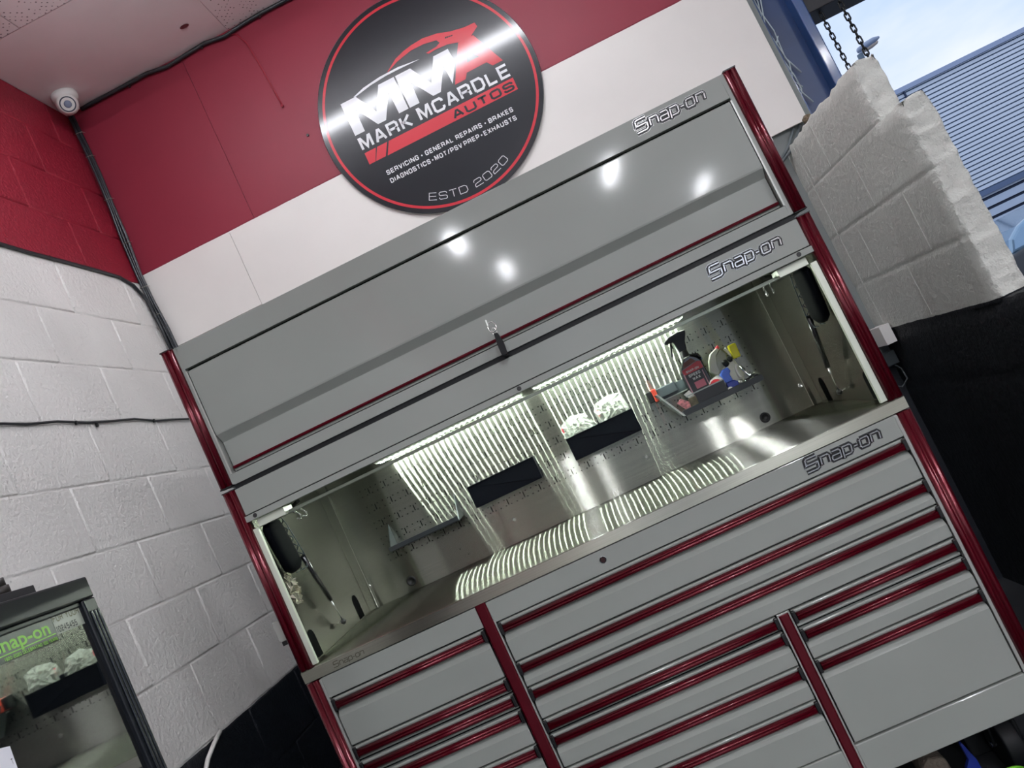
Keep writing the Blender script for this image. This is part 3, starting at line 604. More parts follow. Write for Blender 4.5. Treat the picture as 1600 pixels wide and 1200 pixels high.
# badge lettering
def glyphs_badge(P0, h, width, depth, name, parent, solid=True, base=True, fine=.13):
    """slanted squared nameplate: S n a p - o n"""
    LW = {'S': [(.95, 1.0), (.12, 1.0), (0, .9), (0, .52), (.95, .52), (.95, .1), (.8, 0), (-.05, 0)],
          'n': [(0, .06), (0, .72), (.85, .72), (1, .6), (1, .06)],
          'a': [(.05, .72), (.85, .72), (1, .6), (1, .06), (.1, .06), (0, .16), (0, .32), (.1, .4), (1, .4)],
          'p': [(0, -.2), (0, .72), (.85, .72), (1, .6), (1, .18), (.85, .06), (.1, .06)],
          '-': [(0, .4), (1, .4)],
          'o': [(.12, .72), (.88, .72), (1, .6), (1, .18), (.88, .06), (.12, .06), (0, .18), (0, .6), (.12, .72)]}
    seq = [('S', .95), ('n', .66), ('a', .66), ('p', .66), ('-', .3), ('o', .66), ('n', .66)]
    sw = h * fine; x = 0; items = []; gap = sw * 1.35
    for c, w in seq:
        items.append((LW[c], x, w * h * .9)); x += w * h * .9 + gap
    k = (width - h * .1) / (x - gap); x0, y, z0 = P0
    def mk(mt, sww, yy, nm, dep):
        mb = MB()
        for pl, xx, ww in items:
            pp = [((xx + a * ww) * k + .16 * b * h, b * h) for a, b in pl]
            for q in stroke_poly(pp, sww):
                v = [(x0 + p.x, yy, z0 + p.y) for p in q] + [(x0 + p.x, yy + dep, z0 + p.y) for p in q]
                if dep > .001:
                    cx_ = sum(p.x for p in q) / 4; cy_ = sum(p.y for p in q) / 4
                    v[:4] = [(x0 + cx_ + (p.x - cx_) * .9, yy, z0 + cy_ + (p.y - cy_) * .78) for p in q]
                mb.add(v, [(0, 1, 2, 3), (0, 4, 5, 1), (1, 5, 6, 2), (2, 6, 7, 3), (3, 7, 4, 0)])
        return mb.build(nm, mt, parent)
    if base:
        b = mk(BLACK, sw * 2.9, y - .003, name, .003)
        bb = mk(CHROME, sw * 3.05, y - .0008, 'badge_rim', .0008); 
        bb.parent = b; bb.matrix_parent_inverse = Matrix.Identity(4)
        l = mk(CHROME, sw * .85, y - .003 - depth * .5, 'badge_letters', depth * .5); l.parent = b; l.matrix_parent_inverse = Matrix.Identity(4)
    else:
        mk(mat('etched', '6c6a5c', rough=.5, metal=.7), sw, y - .0004, name, .0003)
glyphs_badge((1.438, -.003, .9585), .0335, .203, .004, 'badge', rc)
# worktop
wt = thing('worktop', (XM / 2, .38, 1.0), 'brushed stainless steel worktop on the tool cabinet', 'worktop')
MB().prism([(-.006, 1.003), (-.006, 1.034), (-.004, 1.036), (.76, 1.036), (.76, 1.003)], -.001, 1.7365, 'x').build('slab', STEELT, wt, bevel=.0008)
MB().prism([(-.007, 1.0035), (-.0075, 1.033), (-.0065, 1.033), (-.006, 1.0035)], -.0005, 1.736, 'x').build('front_edge', brushed('steel_edge', 'b0b0a2', .3, .6, (1, 0, 0), streak=(3, 1, 400)), wt)
glyphs_badge((.092, -.0076, 1.0115), .0150, .092, 0, 'etched_logo', wt, base=False, fine=.13)

# ================================================================ HUTCH
hu = thing('tool_hutch', (XM / 2, .33, 1.036), 'open lit stainless hutch with pegboard back standing on the worktop', 'tool hutch')
ZT = 1.545
MB().box(.0, .018, .0, .66, 1.037, 1.56).box(1.712, 1.73, .0, .66, 1.037, 1.56).build('side_panel', GREY, hu)
MB().box(.0165, .0185, .004, .645, 1.037, 1.50).box(1.7115, 1.7135, .004, .645, 1.037, 1.50).build('side_lining', STEELS, hu)
bk = MB().box(.018, 1.712, .64, .655, 1.037, 1.56)
bko = bk.build('back_panel', STEELB, hu)
# peg holes
hb = MB()
def disc(x, z, r, n=6): hb.poly([(x + r * math.cos(2 * math.pi * i / n), .6394, z + r * math.sin(2 * math.pi * i / n)) for i in range(n)])
for row in range(5):
    zc = 1.417 - .06 * row
    for c in range(70):
        x = .156 + .0204 * c
        disc(x, zc + .0105, .0021); disc(x, zc - .0105, .0021)
        if c % 3 == 1: hb.add([(x + .0084, .6394, zc - .010), (x + .0112, .6394, zc - .010), (x + .0112, .6394, zc + .010), (x + .0084, .6394, zc + .010)], [(0, 1, 2, 3)])
hb.build('peg_holes', DARK, bko)
for x, z in ((.192, 1.071), (1.522, 1.068)):
    g = MB().lathe([(.0175, .0), (.0175, .0025), (.014, .004), (.0105, .0032), (.010, .001), (.0, .001)], (x, .6395, z), (0, -1, 0), n=28).build('grommet', BLACK, hu)
for x, z in ((.608, 1.113), (1.109, 1.116)):
    MB().lathe([(.0065, .0), (.006, .0016), (.003, .0022), (.0, .001)], (x, .6395, z), (0, -1, 0), n=14).build('screw', STEELP, hu)
for x, z in ((.048, 1.115), (1.672, 1.115)):
    MB().lathe([(.0085, .0), (.0085, .003), (.004, .0035), (.004, .001), (.0, .001)], (x, .636, z), (0, -1, 0), n=16).build('screw', CHROME, hu)
for x, z in ((.395, 1.100), (.415, 1.072)):
    MB().cyl((x, .6396, z), (x, .6388, z), .0018, n=8).build('screw', DARK, hu)
MB().box(.018, .051, .628, .6405, 1.037, 1.5).box(1.679, 1.712, .628, .6405, 1.037, 1.5).build('corner_fold', STEELB, hu, bevel=.002)
MB().cyl((.019, .634, 1.04), (.019, .634, 1.5), .003, n=8).cyl((1.711, .634, 1.04), (1.711, .634, 1.5), .003, n=8).build('corner_bead', mat('bright_bead', 'e8ead8', rough=.15, metal=.9), hu)
MB().box(.018, 1.712, .02, .64, 1.502, 1.51).build('canopy', STEELP, hu)
MB().box(.036, 1.70, -.003, .02, 1.483, 1.560).build('header_panel', GREY, hu, bevel=.0015)
MB().box(.0, 1.73, .02, .655, 1.545, 1.56).build('top_panel', GREY, hu)
MB().box(.030, 1.702, .003, .018, 1.4795, 1.484).build('shadow_gap', DARK, hu)
MB().box(.027, 1.7015, -.008, .012, 1.4635, 1.4805).build('front_lip', GREY, hu, bevel=.0012)
MB().box(.027, 1.7015, .010, .013, 1.4635, 1.503).build('lip_return', STEELP, hu)
MB().box(.045, 1.685, .030, .040, 1.4395, 1.4445).box(.045, 1.685, .039, .041, 1.4395, 1.449).build('front_rail', mat('rail_steel', '7e8479', rough=.3, metal=.9), hu, bevel=.001)
for x in (.063, .862, 1.663):
    MB().cyl((x, -.0078, 1.473), (x, -.0098, 1.473), .0062, n=20).build('buffer', BLACK, hu, bevel=.001)
post(MB(), .0, .036, 1.037, 1.5605).build('corner_trim', RED, hu)
post(MB(), 1.700, 1.7365, 1.037, 1.5605).build('corner_trim', RED, hu)
MB().box(.0005, .0355, -.010, .018, 1.5605, 1.5635).build('trim_cap', BLACK, hu); MB().box(1.7005, 1.736, -.010, .018, 1.5605, 1.5635).build('trim_cap', BLACK, hu)
MB().box(.0365, .052, .000, .012, 1.040, 1.440).box(1.681, 1.6985, .000, .012, 1.040, 1.440).build('front_flange', PALE, hu, bevel=.001)
for xa, xb in ((.052, .135), (1.60, 1.681)):
    MB().box(xa, xb, .012, .075, 1.440, 1.462).build('corner_bracket', PALE, hu, bevel=.001)
def slot(x, y, z0, z1, s):
    n = 12; r = .024
    pr = [(y + r * math.cos(t), z1 - r + r * math.sin(t)) for t in [math.pi * i / n for i in range(n + 1)]] + [(y - r, z0), (y + r, z0)]
    return MB().prism(pr, x - .0006, x + .0006, 'x').build('side_slot', DARK, hu)
for y in (.108, .535):
    slot(.0193, y, 1.040, 1.120, 1); slot(1.7107, y, 1.040, 1.120, -1)
for y in (.045,):
    for x, sx in ((.0185, 1), (1.7115, -1)):
        MB().lathe([(.006, 0), (.006, .003), (.003, .004), (.0, .003)], (x, y, 1.078), (sx, 0, 0), n=14).build('screw', CHROME, hu)
glyphs_badge((1.438, -.003, 1.5115), .0335, .200, .004, 'badge', hu)
# LED lamps under the canopy
LED = mat('led_white', 'f3fff3', rough=.5, emit=148); DIF = mat('led_diffuser', 'e6f4e0', rough=.6, emit=1.0)
nt_ = DIF.node_tree; b_ = nt_.nodes['Principled BSDF']; tc_ = N(nt_, 'ShaderNodeTexCoord'); sp_ = N(nt_, 'ShaderNodeSeparateXYZ'); nt_.links.new(tc_.outputs['Object'], sp_.inputs[0])
m1_ = N(nt_, 'ShaderNodeMath', operation='MULTIPLY'); m1_.inputs[1].default_value = 2 * math.pi / .0206; nt_.links.new(sp_.outputs['X'], m1_.inputs[0])
m2_ = N(nt_, 'ShaderNodeMath', operation='SINE'); nt_.links.new(m1_.outputs[0], m2_.inputs[0])
m3_ = N(nt_, 'ShaderNodeMapRange'); m3_.inputs['From Min'].default_value = -.6; m3_.inputs['From Max'].default_value = 1; m3_.inputs['To Min'].default_value = .35; m3_.inputs['To Max'].default_value = 1.6; nt_.links.new(m2_.outputs[0], m3_.inputs[0]); nt_.links.new(m3_.outputs[0], b_.inputs['Emission Strength'])
for x0, lab in ((.275, 'left'), (.862, 'right')):
    t = thing('led_strip_light', (x0 + .275, .55, 1.49), 'white LED strip light under the hutch canopy, %s of the two' % lab, 'strip light', 'strip lights in the hutch')
    MB().box(x0, x0 + .55, .525, .60, 1.488, 1.502).build('housing', WHITE, t)
    MB().box(x0 + .004, x0 + .546, .528, .597, 1.4845, 1.488).build('diffuser', DIF, t)
    mb = MB()
    for i in range(26):
        x = x0 + .018 + i * .0206; mb.box(x - .0012, x + .0012, .535, .585, 1.4825, 1.4847)
    mb.build('leds', LED, t)
for xs_ in ((.140, .158), (1.565, 1.583)):
    mb = MB()
    for x in xs_: mb.tube([(x, .05, 1.442), (x, .07, 1.436), (x + .004, .085, 1.424), (x + .004, .075, 1.412), (x, .06, 1.418)], .0028, n=6)
    mb.build('hanging_hook', CHROME, hu)

# lid gas struts with black cushions on both hutch sides
def strut(xs, sgn, lab):
    X = lambda d: xs + sgn * d
    t = thing('gas_strut', (X(.03), .2, 1.07), 'black gas strut with chrome rod and ball end, %s side of the hutch' % lab, 'gas strut', 'gas struts inside the hutch')
    a = Vector((X(.045), .175, 1.315)); b = Vector((X(.028), .275, 1.158)); c = Vector((X(.02), .318, 1.078))
    if sgn < 0: b = Vector((X(.03), .285, 1.16)); c = Vector((X(.02), .33, 1.075))
    MB().cyl(a, b, .0078, n=16).build('cylinder', mat('strut_black', '15171a', rough=.2, coat=.5), t); MB().cyl(b, c, .0032, n=10).build('rod', CHROME, t)
    MB().lathe([(0, -.009), (.007, -.006), (.0095, 0), (.007, .006), (0, .009)], c, (1, 0, 0), n=16).build('ball_socket', BLACK, t)
    MB().cyl(c, (X(-.001), c.y, c.z), .0045, n=12).build('ball_stud', CHROME, t)
    t2 = thing('ribbed_cushion', (X(.03), .1, 1.35), 'black padded cushion with wire net hanging at the %s end of the hutch' % lab, 'cushion', 'black cushions at the hutch ends')
    mb = MB(); prof = []
    A = Vector((X(.037), .075, 1.448)); B = Vector((X(.034), .115, 1.288)); D = (B - A)
    u = Vector((0, 1, .12)).normalized(); w = Vector((1, 0, 0)); n = 20; ks = 10; vs = []
    for k in range(ks + 1):
        f = k / ks; s = .93 + .12 * math.sin(f * math.pi) ; e = min(1, (1 - abs(2 * f - 1)) * 5 + .55); e = min(e, 1)
        for j in range(n):
            th = 2 * math.pi * j / n; cu = math.copysign(abs(math.cos(th)) ** .7, math.cos(th)); su = math.copysign(abs(math.sin(th)) ** .8, math.sin(th))
            vs.append(A + D * f + u * (cu * .052 * s * e) + w * (su * .017 * e))
    mb.add(vs, [(k * n + j, k * n + (j + 1) % n, (k + 1) * n + (j + 1) % n, (k + 1) * n + j) for k in range(ks) for j in range(n)], 0, True); mb.add(vs, [tuple(range(n)), tuple(range(ks * n, ks * n + n))])
    mb.build('pad', mat('cushion_black', '04060a', rough=.7, spec=.04), t2)
    net = MB()
    E0 = [A + u * .056 + w * o for o in (-.012, .012)]; 
    for z in range(2):
        net.tube([A + u * .050 + w * (-.014 + .028 * z), A + u * .066 + D * .25 + w * (-.014 + .028 * z), A + u * .076 + D * .85 + w * (-.014 + .028 * z), B + u * .062 + D * .08 + w * (-.01 + .02 * z), B + u * .02 + D * .06 + w * (-.01 + .02 * z)], .0016, n=5)
    for i in range(5):
        f = .12 + i * .18; p = A + D * f + u * (.056 + .018 * f); q = A + D * (f + .2) + u * (.058 + .018 * f)
        net.tube([p - w * .014, q + w * .014], .0014, n=5); net.tube([p + w * .014, q - w * .014], .0014, n=5)
        net.tube([p - w * .014 * sgn, q - w * .014 * sgn + u * .004], .0013, n=5)
    net.build('wire_net', mat('net_wire', '2c3a40', rough=.4, metal=.4), t2)
    MB().tube([A + u * .02, A + Vector((sgn * .045, .02, .002)) + u * .05, A + Vector((sgn * .09, .0, .012)) + u * .03], .006, n=8).build('arm', BLACK, t2)
strut(.0185, 1, 'left'); strut(1.7115, -1, 'right')
mb = MB(); nn = 11
vs = []
for i in range(nn):
    for j in range(nn):
        a, b = i / (nn - 1), j / (nn - 1); p = Vector((.045, .05 + .065 * a, 1.292 - .088 * b)); nv = noise.noise_vector(p * 60) * .018
        vs.append(p + Vector((abs(nv.x) * 1.6 - .012, nv.y, nv.z)))
mb.add(vs, [(i * nn + j, (i + 1) * nn + j, (i + 1) * nn + j + 1, i * nn + j + 1) for i in range(nn - 1) for j in range(nn - 1)])
foil = mb.build('crumpled_bag', mat('foil_silver', 'c9c6b4', rough=.18, metal=.85)); md = foil.modifiers.new('solid', 'SOLIDIFY'); md.thickness = .001
tag(foil, 'crumpled shiny clear bag tucked below the left hutch cushion', 'bag')

# shelf, trays and tools on the pegboard
sh = thing('pegboard_shelf', (.33, .6, 1.2), 'grey metal pegboard shelf with triangular ends, empty', 'shelf')
SG = mat('shelf_grey', '3e4447', rough=.35, metal=.5)
for x in (.2, .455):
    MB().prism([(.639, 1.282), (.639, 1.200), (.535, 1.197)], x - .0012, x + .0012, 'x').build('end_plate', SG, sh)
MB().prism([(.639, 1.203), (.639, 1.200), (.535, 1.1955), (.530, 1.199), (.530, 1.213), (.533, 1.213), (.534, 1.2005)], .199, .456, 'x').build('tray', SG, sh)
def mag_tray(x0, x1, z0, z1, label):
    t = thing('magnetic_tray', ((x0 + x1) / 2, .61, z0), label, 'tray', 'black trays on the pegboard')
    MB().box(x0, x1, .580, .5835, z0, z1).box(x0, x0 + .003, .580, .639, z0, z1).box(x1 - .003, x1, .580, .639, z0, z1).box(x0, x1, .635, .639, z0, z1).build('tray_body', NAVY, t, bevel=.001)
    MB().box(x0 + .002, x1 - .002, .582, .637, z0 + .001, z0 + .006).build('tray_base', NAVY, t)
    if x0 > .8: MB().box((x0 + x1) / 2 - .0015, (x0 + x1) / 2 + .0015, .583, .636, z0, z1 + .012).build('divider', NAVY, t)
K = (2.14423 + .58) / (2.14423 + .64)
def toY(x, z): return (1.00907 + (x - 1.00907) * K, 1.34284 + (z - 1.34284) * K)
a = toY(.5055, 1.202); b = toY(.7585, 1.281); mag_tray(a[0], b[0], a[1], b[1], 'black rectangular tray on the pegboard, empty')
a = toY(.8875, 1.205); b = toY(1.1365, 1.286); mag_tray(a[0], b[0], a[1], b[1], 'black rectangular tray on the pegboard with plastic bags in it')
def film(name): 
    M = bpy.data.materials.new(name); M.use_nodes = True; nt = M.node_tree; nt.nodes.clear(); l = nt.links.new
    t = N(nt, 'ShaderNodeBsdfTransparent'); g = N(nt, 'ShaderNodeBsdfPrincipled'); g.inputs['Base Color'].default_value = lin('dfe6dd'); g.inputs['Roughness'].default_value = .15
    ms = N(nt, 'ShaderNodeMixShader'); ms.inputs[0].default_value = .35; o = N(nt, 'ShaderNodeOutputMaterial'); l(t.outputs[0], ms.inputs[1]); l(g.outputs[0], ms.inputs[2]); l(ms.outputs[0], o.inputs[0]); return M
FILM = film('clear_film')
def bag(outline, y, label, seed, red):
    t = thing('plastic_bag', (sum(p[0] for p in outline) / len(outline), y, min(p[1] for p in outline)), label, 'bag', 'plastic bags in the pegboard tray')
    cx_ = sum(p[0] for p in outline) / len(outline); cz_ = sum(p[1] for p in outline) / len(outline); vs = [(cx_, y - .02, cz_)]; n = len(outline); rings = 7; fs = []
    for k in range(1, rings + 1):
        f = k / rings
        for i in range(n * 4):
            a = outline[i // 4]; b = outline[(i // 4 + 1) % n]; q = (i % 4) / 4; x = a[0] + (b[0] - a[0]) * q; z = a[1] + (b[1] - a[1]) * q
            p = Vector((cx_ + (x - cx_) * f, 0, cz_ + (z - cz_) * f)); nv = noise.noise(p * 75 + Vector((seed, 0, 0))) * .011 + noise.noise(p * 160 + Vector((0, seed, 0))) * .006
            vs.append((p.x, y - .02 * (1 - f * f) + nv, p.z))
    m_ = n * 4
    fs = [(0, 1 + i, 1 + (i + 1) % m_) for i in range(m_)] + [(1 + (k - 1) * m_ + i, 1 + k * m_ + i, 1 + k * m_ + (i + 1) % m_, 1 + (k - 1) * m_ + (i + 1) % m_) for k in range(1, rings) for i in range(m_)]
    mb = MB(); mb.add(vs, fs, 0, False); mb.build('film', FILM, t)
    rx, rz = red; MB().box(rx - .003, rx + .003, y - .006, y - .004, rz - .01, rz + .01).build('red_print', mat('print_red', 'c43a4c', rough=.4), t)
bag([(.896, 1.270), (.885, 1.315), (.895, 1.335), (.935, 1.352), (.985, 1.340), (1.008, 1.285), (1.008, 1.262)], .606, 'clear crinkled plastic bag in the left half of the pegboard tray', 1, (.893, 1.318))
bag([(1.016, 1.262), (1.014, 1.330), (1.03, 1.352), (1.08, 1.362), (1.122, 1.352), (1.128, 1.30), (1.124, 1.270)], .606, 'clear crinkled plastic bag in the right half of the pegboard tray', 2, (1.026, 1.318))
# rack shelf with bottle and tools
rk = thing('accessory_rack', (1.4, .57, 1.2), 'black rack on the pegboard holding the spray bottle and odds and ends', 'rack')
RB = mat('rack_black', '1f2629', rough=.4)
MB().prism([(1.272, 1.196), (1.545, 1.196), (1.545, 1.202), (1.272, 1.202)], .49, .637, 'y').build('rack_floor', RB, rk)
MB().box(1.272, 1.545, .488, .493, 1.192, 1.212).build('front_lip', RB, rk, bevel=.001)
MB().prism([(1.268, 1.196), (1.274, 1.196), (1.222, 1.292), (1.216, 1.292)], .49, .637, 'y').build('left_wall', mat('rack_clear_grey', '50585a', rough=.25), rk)
MB().prism([(1.2665, 1.196), (1.274, 1.194), (1.222, 1.294), (1.216, 1.294)], .486, .490, 'y').build('left_rim', mat('rim_white', 'ccd4cc', rough=.3), rk)
MB().box(1.222, 1.40, .632, .638, 1.266, 1.302).build('back_bar', mat('bar_grey', '4c555a', rough=.4), rk)
MB().box(1.222, 1.34, .630, .632, 1.262, 1.266).build('bar_rim', mat('rim_white', 'ccd4cc'), rk)
MB().box(1.330, 1.430, .492, .500, 1.200, 1.246).build('black_bin', mat('bin_black', '0c1216', rough=.4), rk); MB().box(1.300, 1.43, .489, .492, 1.246, 1.250).build('bin_rim', mat('rim_grey', '98a09c', rough=.3), rk)
bn = thing('end_cap_block', (1.225, .6, 1.29), 'black block with an orange-red band at the left end of the rack', 'block')
MB().box(1.196, 1.216, .596, .636, 1.272, 1.312).build('block', BLACK, bn, bevel=.003); MB().box(1.216, 1.231, .594, .637, 1.270, 1.313).build('red_band', mat('band_orange', 'd24a38', rough=.4), bn, bevel=.002)
MB().box(1.231, 1.300, .600, .636, 1.274, 1.308).build('bar', mat('bar_grey', '4c555a'), bn, bevel=.003)
# spray bottle
sb = thing('spray_bottle', (1.362, .55, 1.21), 'black trigger spray bottle with a red and white label on the rack', 'bottle')
Z0 = 1.214; yb_ = .548
prof2 = [(1.325, Z0), (1.323, Z0 + .004), (1.321, Z0 + .06), (1.322, Z0 + .105), (1.327, Z0 + .118), (1.345, Z0 + .140), (1.352, Z0 + .150), (1.374, Z0 + .150), (1.392, Z0 + .137), (1.402, Z0 + .120), (1.404, Z0 + .06), (1.403, Z0)]
MB().prism(prof2, yb_ - .020, yb_ + .020, 'y').build('bottle_body', mat('bottle_black', '0c0e10', rough=.15, coat=.6), sb, bevel=.008, seg=3)
YL = yb_ - .0207
lb = MB().box(1.3275, 1.397, YL, YL + .001, Z0 + .006, Z0 + .098).build('label', mat('label_black', '1a1416', rough=.3), sb)
MB().poly([(1.3285, YL - .0004, Z0 + .096), (1.3965, YL - .0004, Z0 + .096), (1.3965, YL - .0004, Z0 + .119), (1.385, YL - .0004, Z0 + .123), (1.3285, YL - .0004, Z0 + .113)]).build('label_header', mat('label_red', 'b5232b', rough=.3), lb)
MB().box(1.3275, 1.3315, YL - .0005, YL, Z0 + .01, Z0 + .1).box(1.388, 1.3905, YL - .0005, YL, Z0 + .02, Z0 + .09).build('label_edge', mat('label_edge_pink', 'b98a92', rough=.4), lb)
LWH = mat('label_white', 'dfe0dc', rough=.4)
mb = MB(); P = lambda u, v: (u, YL - .0008, v)
put_text(mb, 'SPEED', 1.341, Z0 + .083, .040, .0095, .0022, P); put_text(mb, 'WAX', 1.349, Z0 + .070, .027, .0095, .0022, P); mb.build('label_text', LWH, lb)
mb = MB(); put_text(mb, 'SNAP-ON', 1.339, Z0 + .1, .044, .007, .0015, P); mb.build('label_text', LWH, lb)
MB().box(1.348, 1.382, YL - .0008, YL, Z0 + .040, Z0 + .063).build('label_picture', mat('label_pink', 'b8606e', rough=.4), lb)
mb = MB()
for k in range(4): mb.box(1.345, 1.383, YL - .0008, YL, Z0 + .030 - k * .0055, Z0 + .0325 - k * .0055)
mb.build('fine_print', mat('print_grey', 'a8a8a4', rough=.4), lb)
MB().poly([(1.335, YL + .0004, Z0 + .117), (1.345, YL + .0004, Z0 + .134), (1.372, YL + .0004, Z0 + .14), (1.384, YL + .0004, Z0 + .124)]).build('emblem', mat('emblem_brown', '6b3a30', rough=.4), lb)
MB().cyl((1.363, yb_, Z0 + .148), (1.363, yb_, Z0 + .172), .0145, .0135, n=20).build('collar', BLACK, sb, bevel=.001)
MB().prism([(1.350, Z0 + .170), (1.376, Z0 + .170), (1.382, Z0 + .198), (1.396, Z0 + .222), (1.398, Z0 + .232), (1.372, Z0 + .236), (1.338, Z0 + .232), (1.318, Z0 + .222), (1.318, Z0 + .213), (1.345, Z0 + .210)], yb_ - .010, yb_ + .010, 'y').build('spray_head', mat('trigger_black', '151719', rough=.35), sb, bevel=.003, seg=3)
MB().tube([(1.338, yb_, Z0 + .212), (1.331, yb_, Z0 + .195), (1.326, yb_, Z0 + .178), (1.323, yb_, Z0 + .168)], .0038, n=8).build('trigger', BLACK, sb)
MB().tube([(1.372, yb_, Z0 + .15), (1.400, yb_, Z0 + .140), (1.406, yb_, Z0 + .12)], .006, n=8).build('shoulder', mat('bottle_black', '0c0e10'), sb)
# other items on the rack
cg = thing('caulking_tool', (1.47, .56, 1.25), 'cream plastic hand sprayer with yellow nozzle cap on the rack', 'sprayer')
MB().prism([(1.412, 1.285), (1.424, 1.318), (1.438, 1.338), (1.470, 1.350), (1.478, 1.345), (1.452, 1.325), (1.444, 1.300), (1.440, 1.272), (1.43, 1.262)], .545, .575, 'y').build('handle', CREAM, cg, bevel=.004, seg=3)
MB().prism([(1.436, 1.268), (1.448, 1.322), (1.474, 1.338), (1.484, 1.318), (1.474, 1.276)], .552, .57, 'y').build('grip_panel', mat('cream_shade', 'b8bca8', rough=.5), cg, bevel=.003)
MB().prism([(1.445, 1.212), (1.438, 1.268), (1.486, 1.298), (1.498, 1.292), (1.510, 1.235), (1.495, 1.212)], .54, .585, 'y').build('tank', CREAM, cg, bevel=.007, seg=3)
MB().cyl((1.486, .55, 1.335), (1.500, .55, 1.300), .0045).build('stem', WHITE, cg)
MB().cyl((1.466, .55, 1.352), (1.470, .55, 1.342), .006).build('red_tip', mat('tip_red', 'e2505a', rough=.4), cg)
MB().box(1.496, 1.523, .535, .56, 1.290, 1.338).xf(Matrix.Translation((1.51, .55, 1.31)) @ Matrix.Rotation(.05, 4, 'Y') @ Matrix.Translation((-1.51, -.55, -1.31))).build('yellow_cap', mat('cap_yellow', 'e6dc1c', rough=.35), cg, bevel=.005, seg=3)
MB().lathe([(0, -.01), (.011, -.008), (.013, 0), (.010, .008), (0, .01)], (1.467, .538, 1.290), (1, 0, .3)).lathe([(0, -.01), (.009, -.008), (.011, 0), (0, .01)], (1.487, .538, 1.297), (1, 0, .3)).build('knob', BLACK, cg)
MB().tube([(1.496, .533, 1.272), (1.488, .531, 1.262), (1.486, .531, 1.240), (1.489, .531, 1.228)], .004).build('rib', WHITE, cg)
bt = thing('blue_nozzle', (1.447, .52, 1.21), 'bright blue trigger nozzle with white knob on the rack', 'nozzle')
BL = mat('nozzle_blue', '3f63c4', rough=.35)
MB().prism([(1.436, 1.232), (1.430, 1.262), (1.442, 1.276), (1.462, 1.276), (1.466, 1.262), (1.458, 1.254), (1.460, 1.232)], .505, .535, 'y').build('head', BL, bt, bevel=.003)
MB().prism([(1.434, 1.206), (1.436, 1.232), (1.462, 1.232), (1.480, 1.216), (1.478, 1.206)], .505, .535, 'y').build('base', mat('nozzle_deep_blue', '2b3f9a', rough=.35), bt, bevel=.003)
MB().cyl((1.438, .502, 1.209), (1.438, .492, 1.209), .0085, n=20).build('white_knob', WHITE, bt, bevel=.001)
tp = thing('tape_roll', (1.413, .53, 1.24), 'white and red tape roll beside the spray bottle', 'tape')
MB().cyl((1.408, .515, 1.238), (1.425, .55, 1.240), .026, n=28).build('roll', WHITE, tp, bevel=.001); MB().cyl((1.4065, .512, 1.238), (1.409, .517, 1.238), .021, n=28).build('red_side', mat('tape_red', 'd23540', rough=.4), tp); MB().box(1.385, 1.402, .503, .506, 1.243, 1.252).build('tail', mat('tape_red', 'd23540'), tp)
mk_ = thing('metal_clamp', (1.51, .52, 1.205), 'small chrome clamp at the right end of the rack', 'clamp')
MB().tube([(1.501, .52, 1.262), (1.508, .515, 1.238), (1.512, .51, 1.222), (1.53, .51, 1.224)], .0045).tube([(1.484, .505, 1.212), (1.50, .50, 1.208), (1.52, .50, 1.214)], .004).build('jaw', CHROME, mk_); MB().lathe([(0, -.006), (.010, -.004), (.010, .004), (0, .006)], (1.48, .5, 1.216), (0, 1, 0)).build('screw_end', STEELP, mk_)
MB().box(1.495, 1.538, .498, .53, 1.203, 1.218).build('body', BLACK, mk_, bevel=.004)
tag(MB().prism([(1.300, 1.256), (1.322, 1.262), (1.336, 1.222), (1.326, 1.214)], .52, .523, 'y').build('white_card', WHITE), 'white card leaning in the rack left of the spray bottle', 'card')
tag(MB().prism([(1.268, 1.240), (1.285, 1.248), (1.306, 1.228), (1.303, 1.208), (1.288, 1.206)], .515, .522, 'y').build('red_white_packet', mat('packet_pink', 'd88a8c', rough=.5, vary=.5, vscale=120)), 'small red and white packet at the left end of the rack', 'packet')
tag(MB().box(1.306, 1.332, .512, .53, 1.204, 1.238).build('brown_box', mat('box_brown', '6d6650', rough=.6, vary=.4, vscale=80), bevel=.002), 'small brown and green patterned box under the spray bottle', 'box')

# ================================================================ TOP LOCKER
tl = thing('top_locker', (XM / 2, .32, 1.57), 'long grey overhead locker with a lift-up door and red corner trims', 'locker')
fr = MB(); fr.box(.036, .045, -.001, .02, 1.575, 1.989).box(1.690, 1.701, -.001, .02, 1.575, 1.989).box(.045, 1.690, -.001, .02, 1.922, 1.989).box(.045, 1.690, -.001, .02, 1.575, 1.6035)
fr.build('frame', GREY, tl, bevel=.0015)
MB().box(.0, XM, .02, .62, 1.575, 1.60).box(.0, .012, .02, .62, 1.60, 1.989).box(XM - .012, XM, .02, .62, 1.60, 1.989).box(0, XM, .02, .62, 1.975, 1.989).box(0.012, XM - .012, .04, .62, 1.60, 1.975, 1).build('carcass', [GREY, DARK], tl)
dp = [(.000, 1.9145), (-.003, 1.912), (-.003, 1.722), (-.002, 1.7175), (.016, 1.697), (.018, 1.694), (.018, 1.6075), (.036, 1.6075), (.036, 1.9145)]
MB().prism(dp, .0515, 1.6835, 'x').build('door', GREY, tl, bevel=.0016)
MB().prism([(.018, 1.6235), (.010, 1.6225), (.008, 1.618), (.010, 1.6145), (.018, 1.6135)], .0535, 1.682, 'x').build('red_strip', RED, tl)
MB().box(.0445, .049, -.002, .03, 1.604, 1.915).box(1.686, 1.6905, -.002, .03, 1.604, 1.915).build('channel', mat('light_edge', 'a9aba6'), tl)
post(MB(), .0, .036, 1.576, 1.989, y0=-.008).build('corner_trim', RED, tl)
post(MB(), 1.701, 1.7365, 1.576, 1.989, y0=-.008).build('corner_trim', RED, tl)
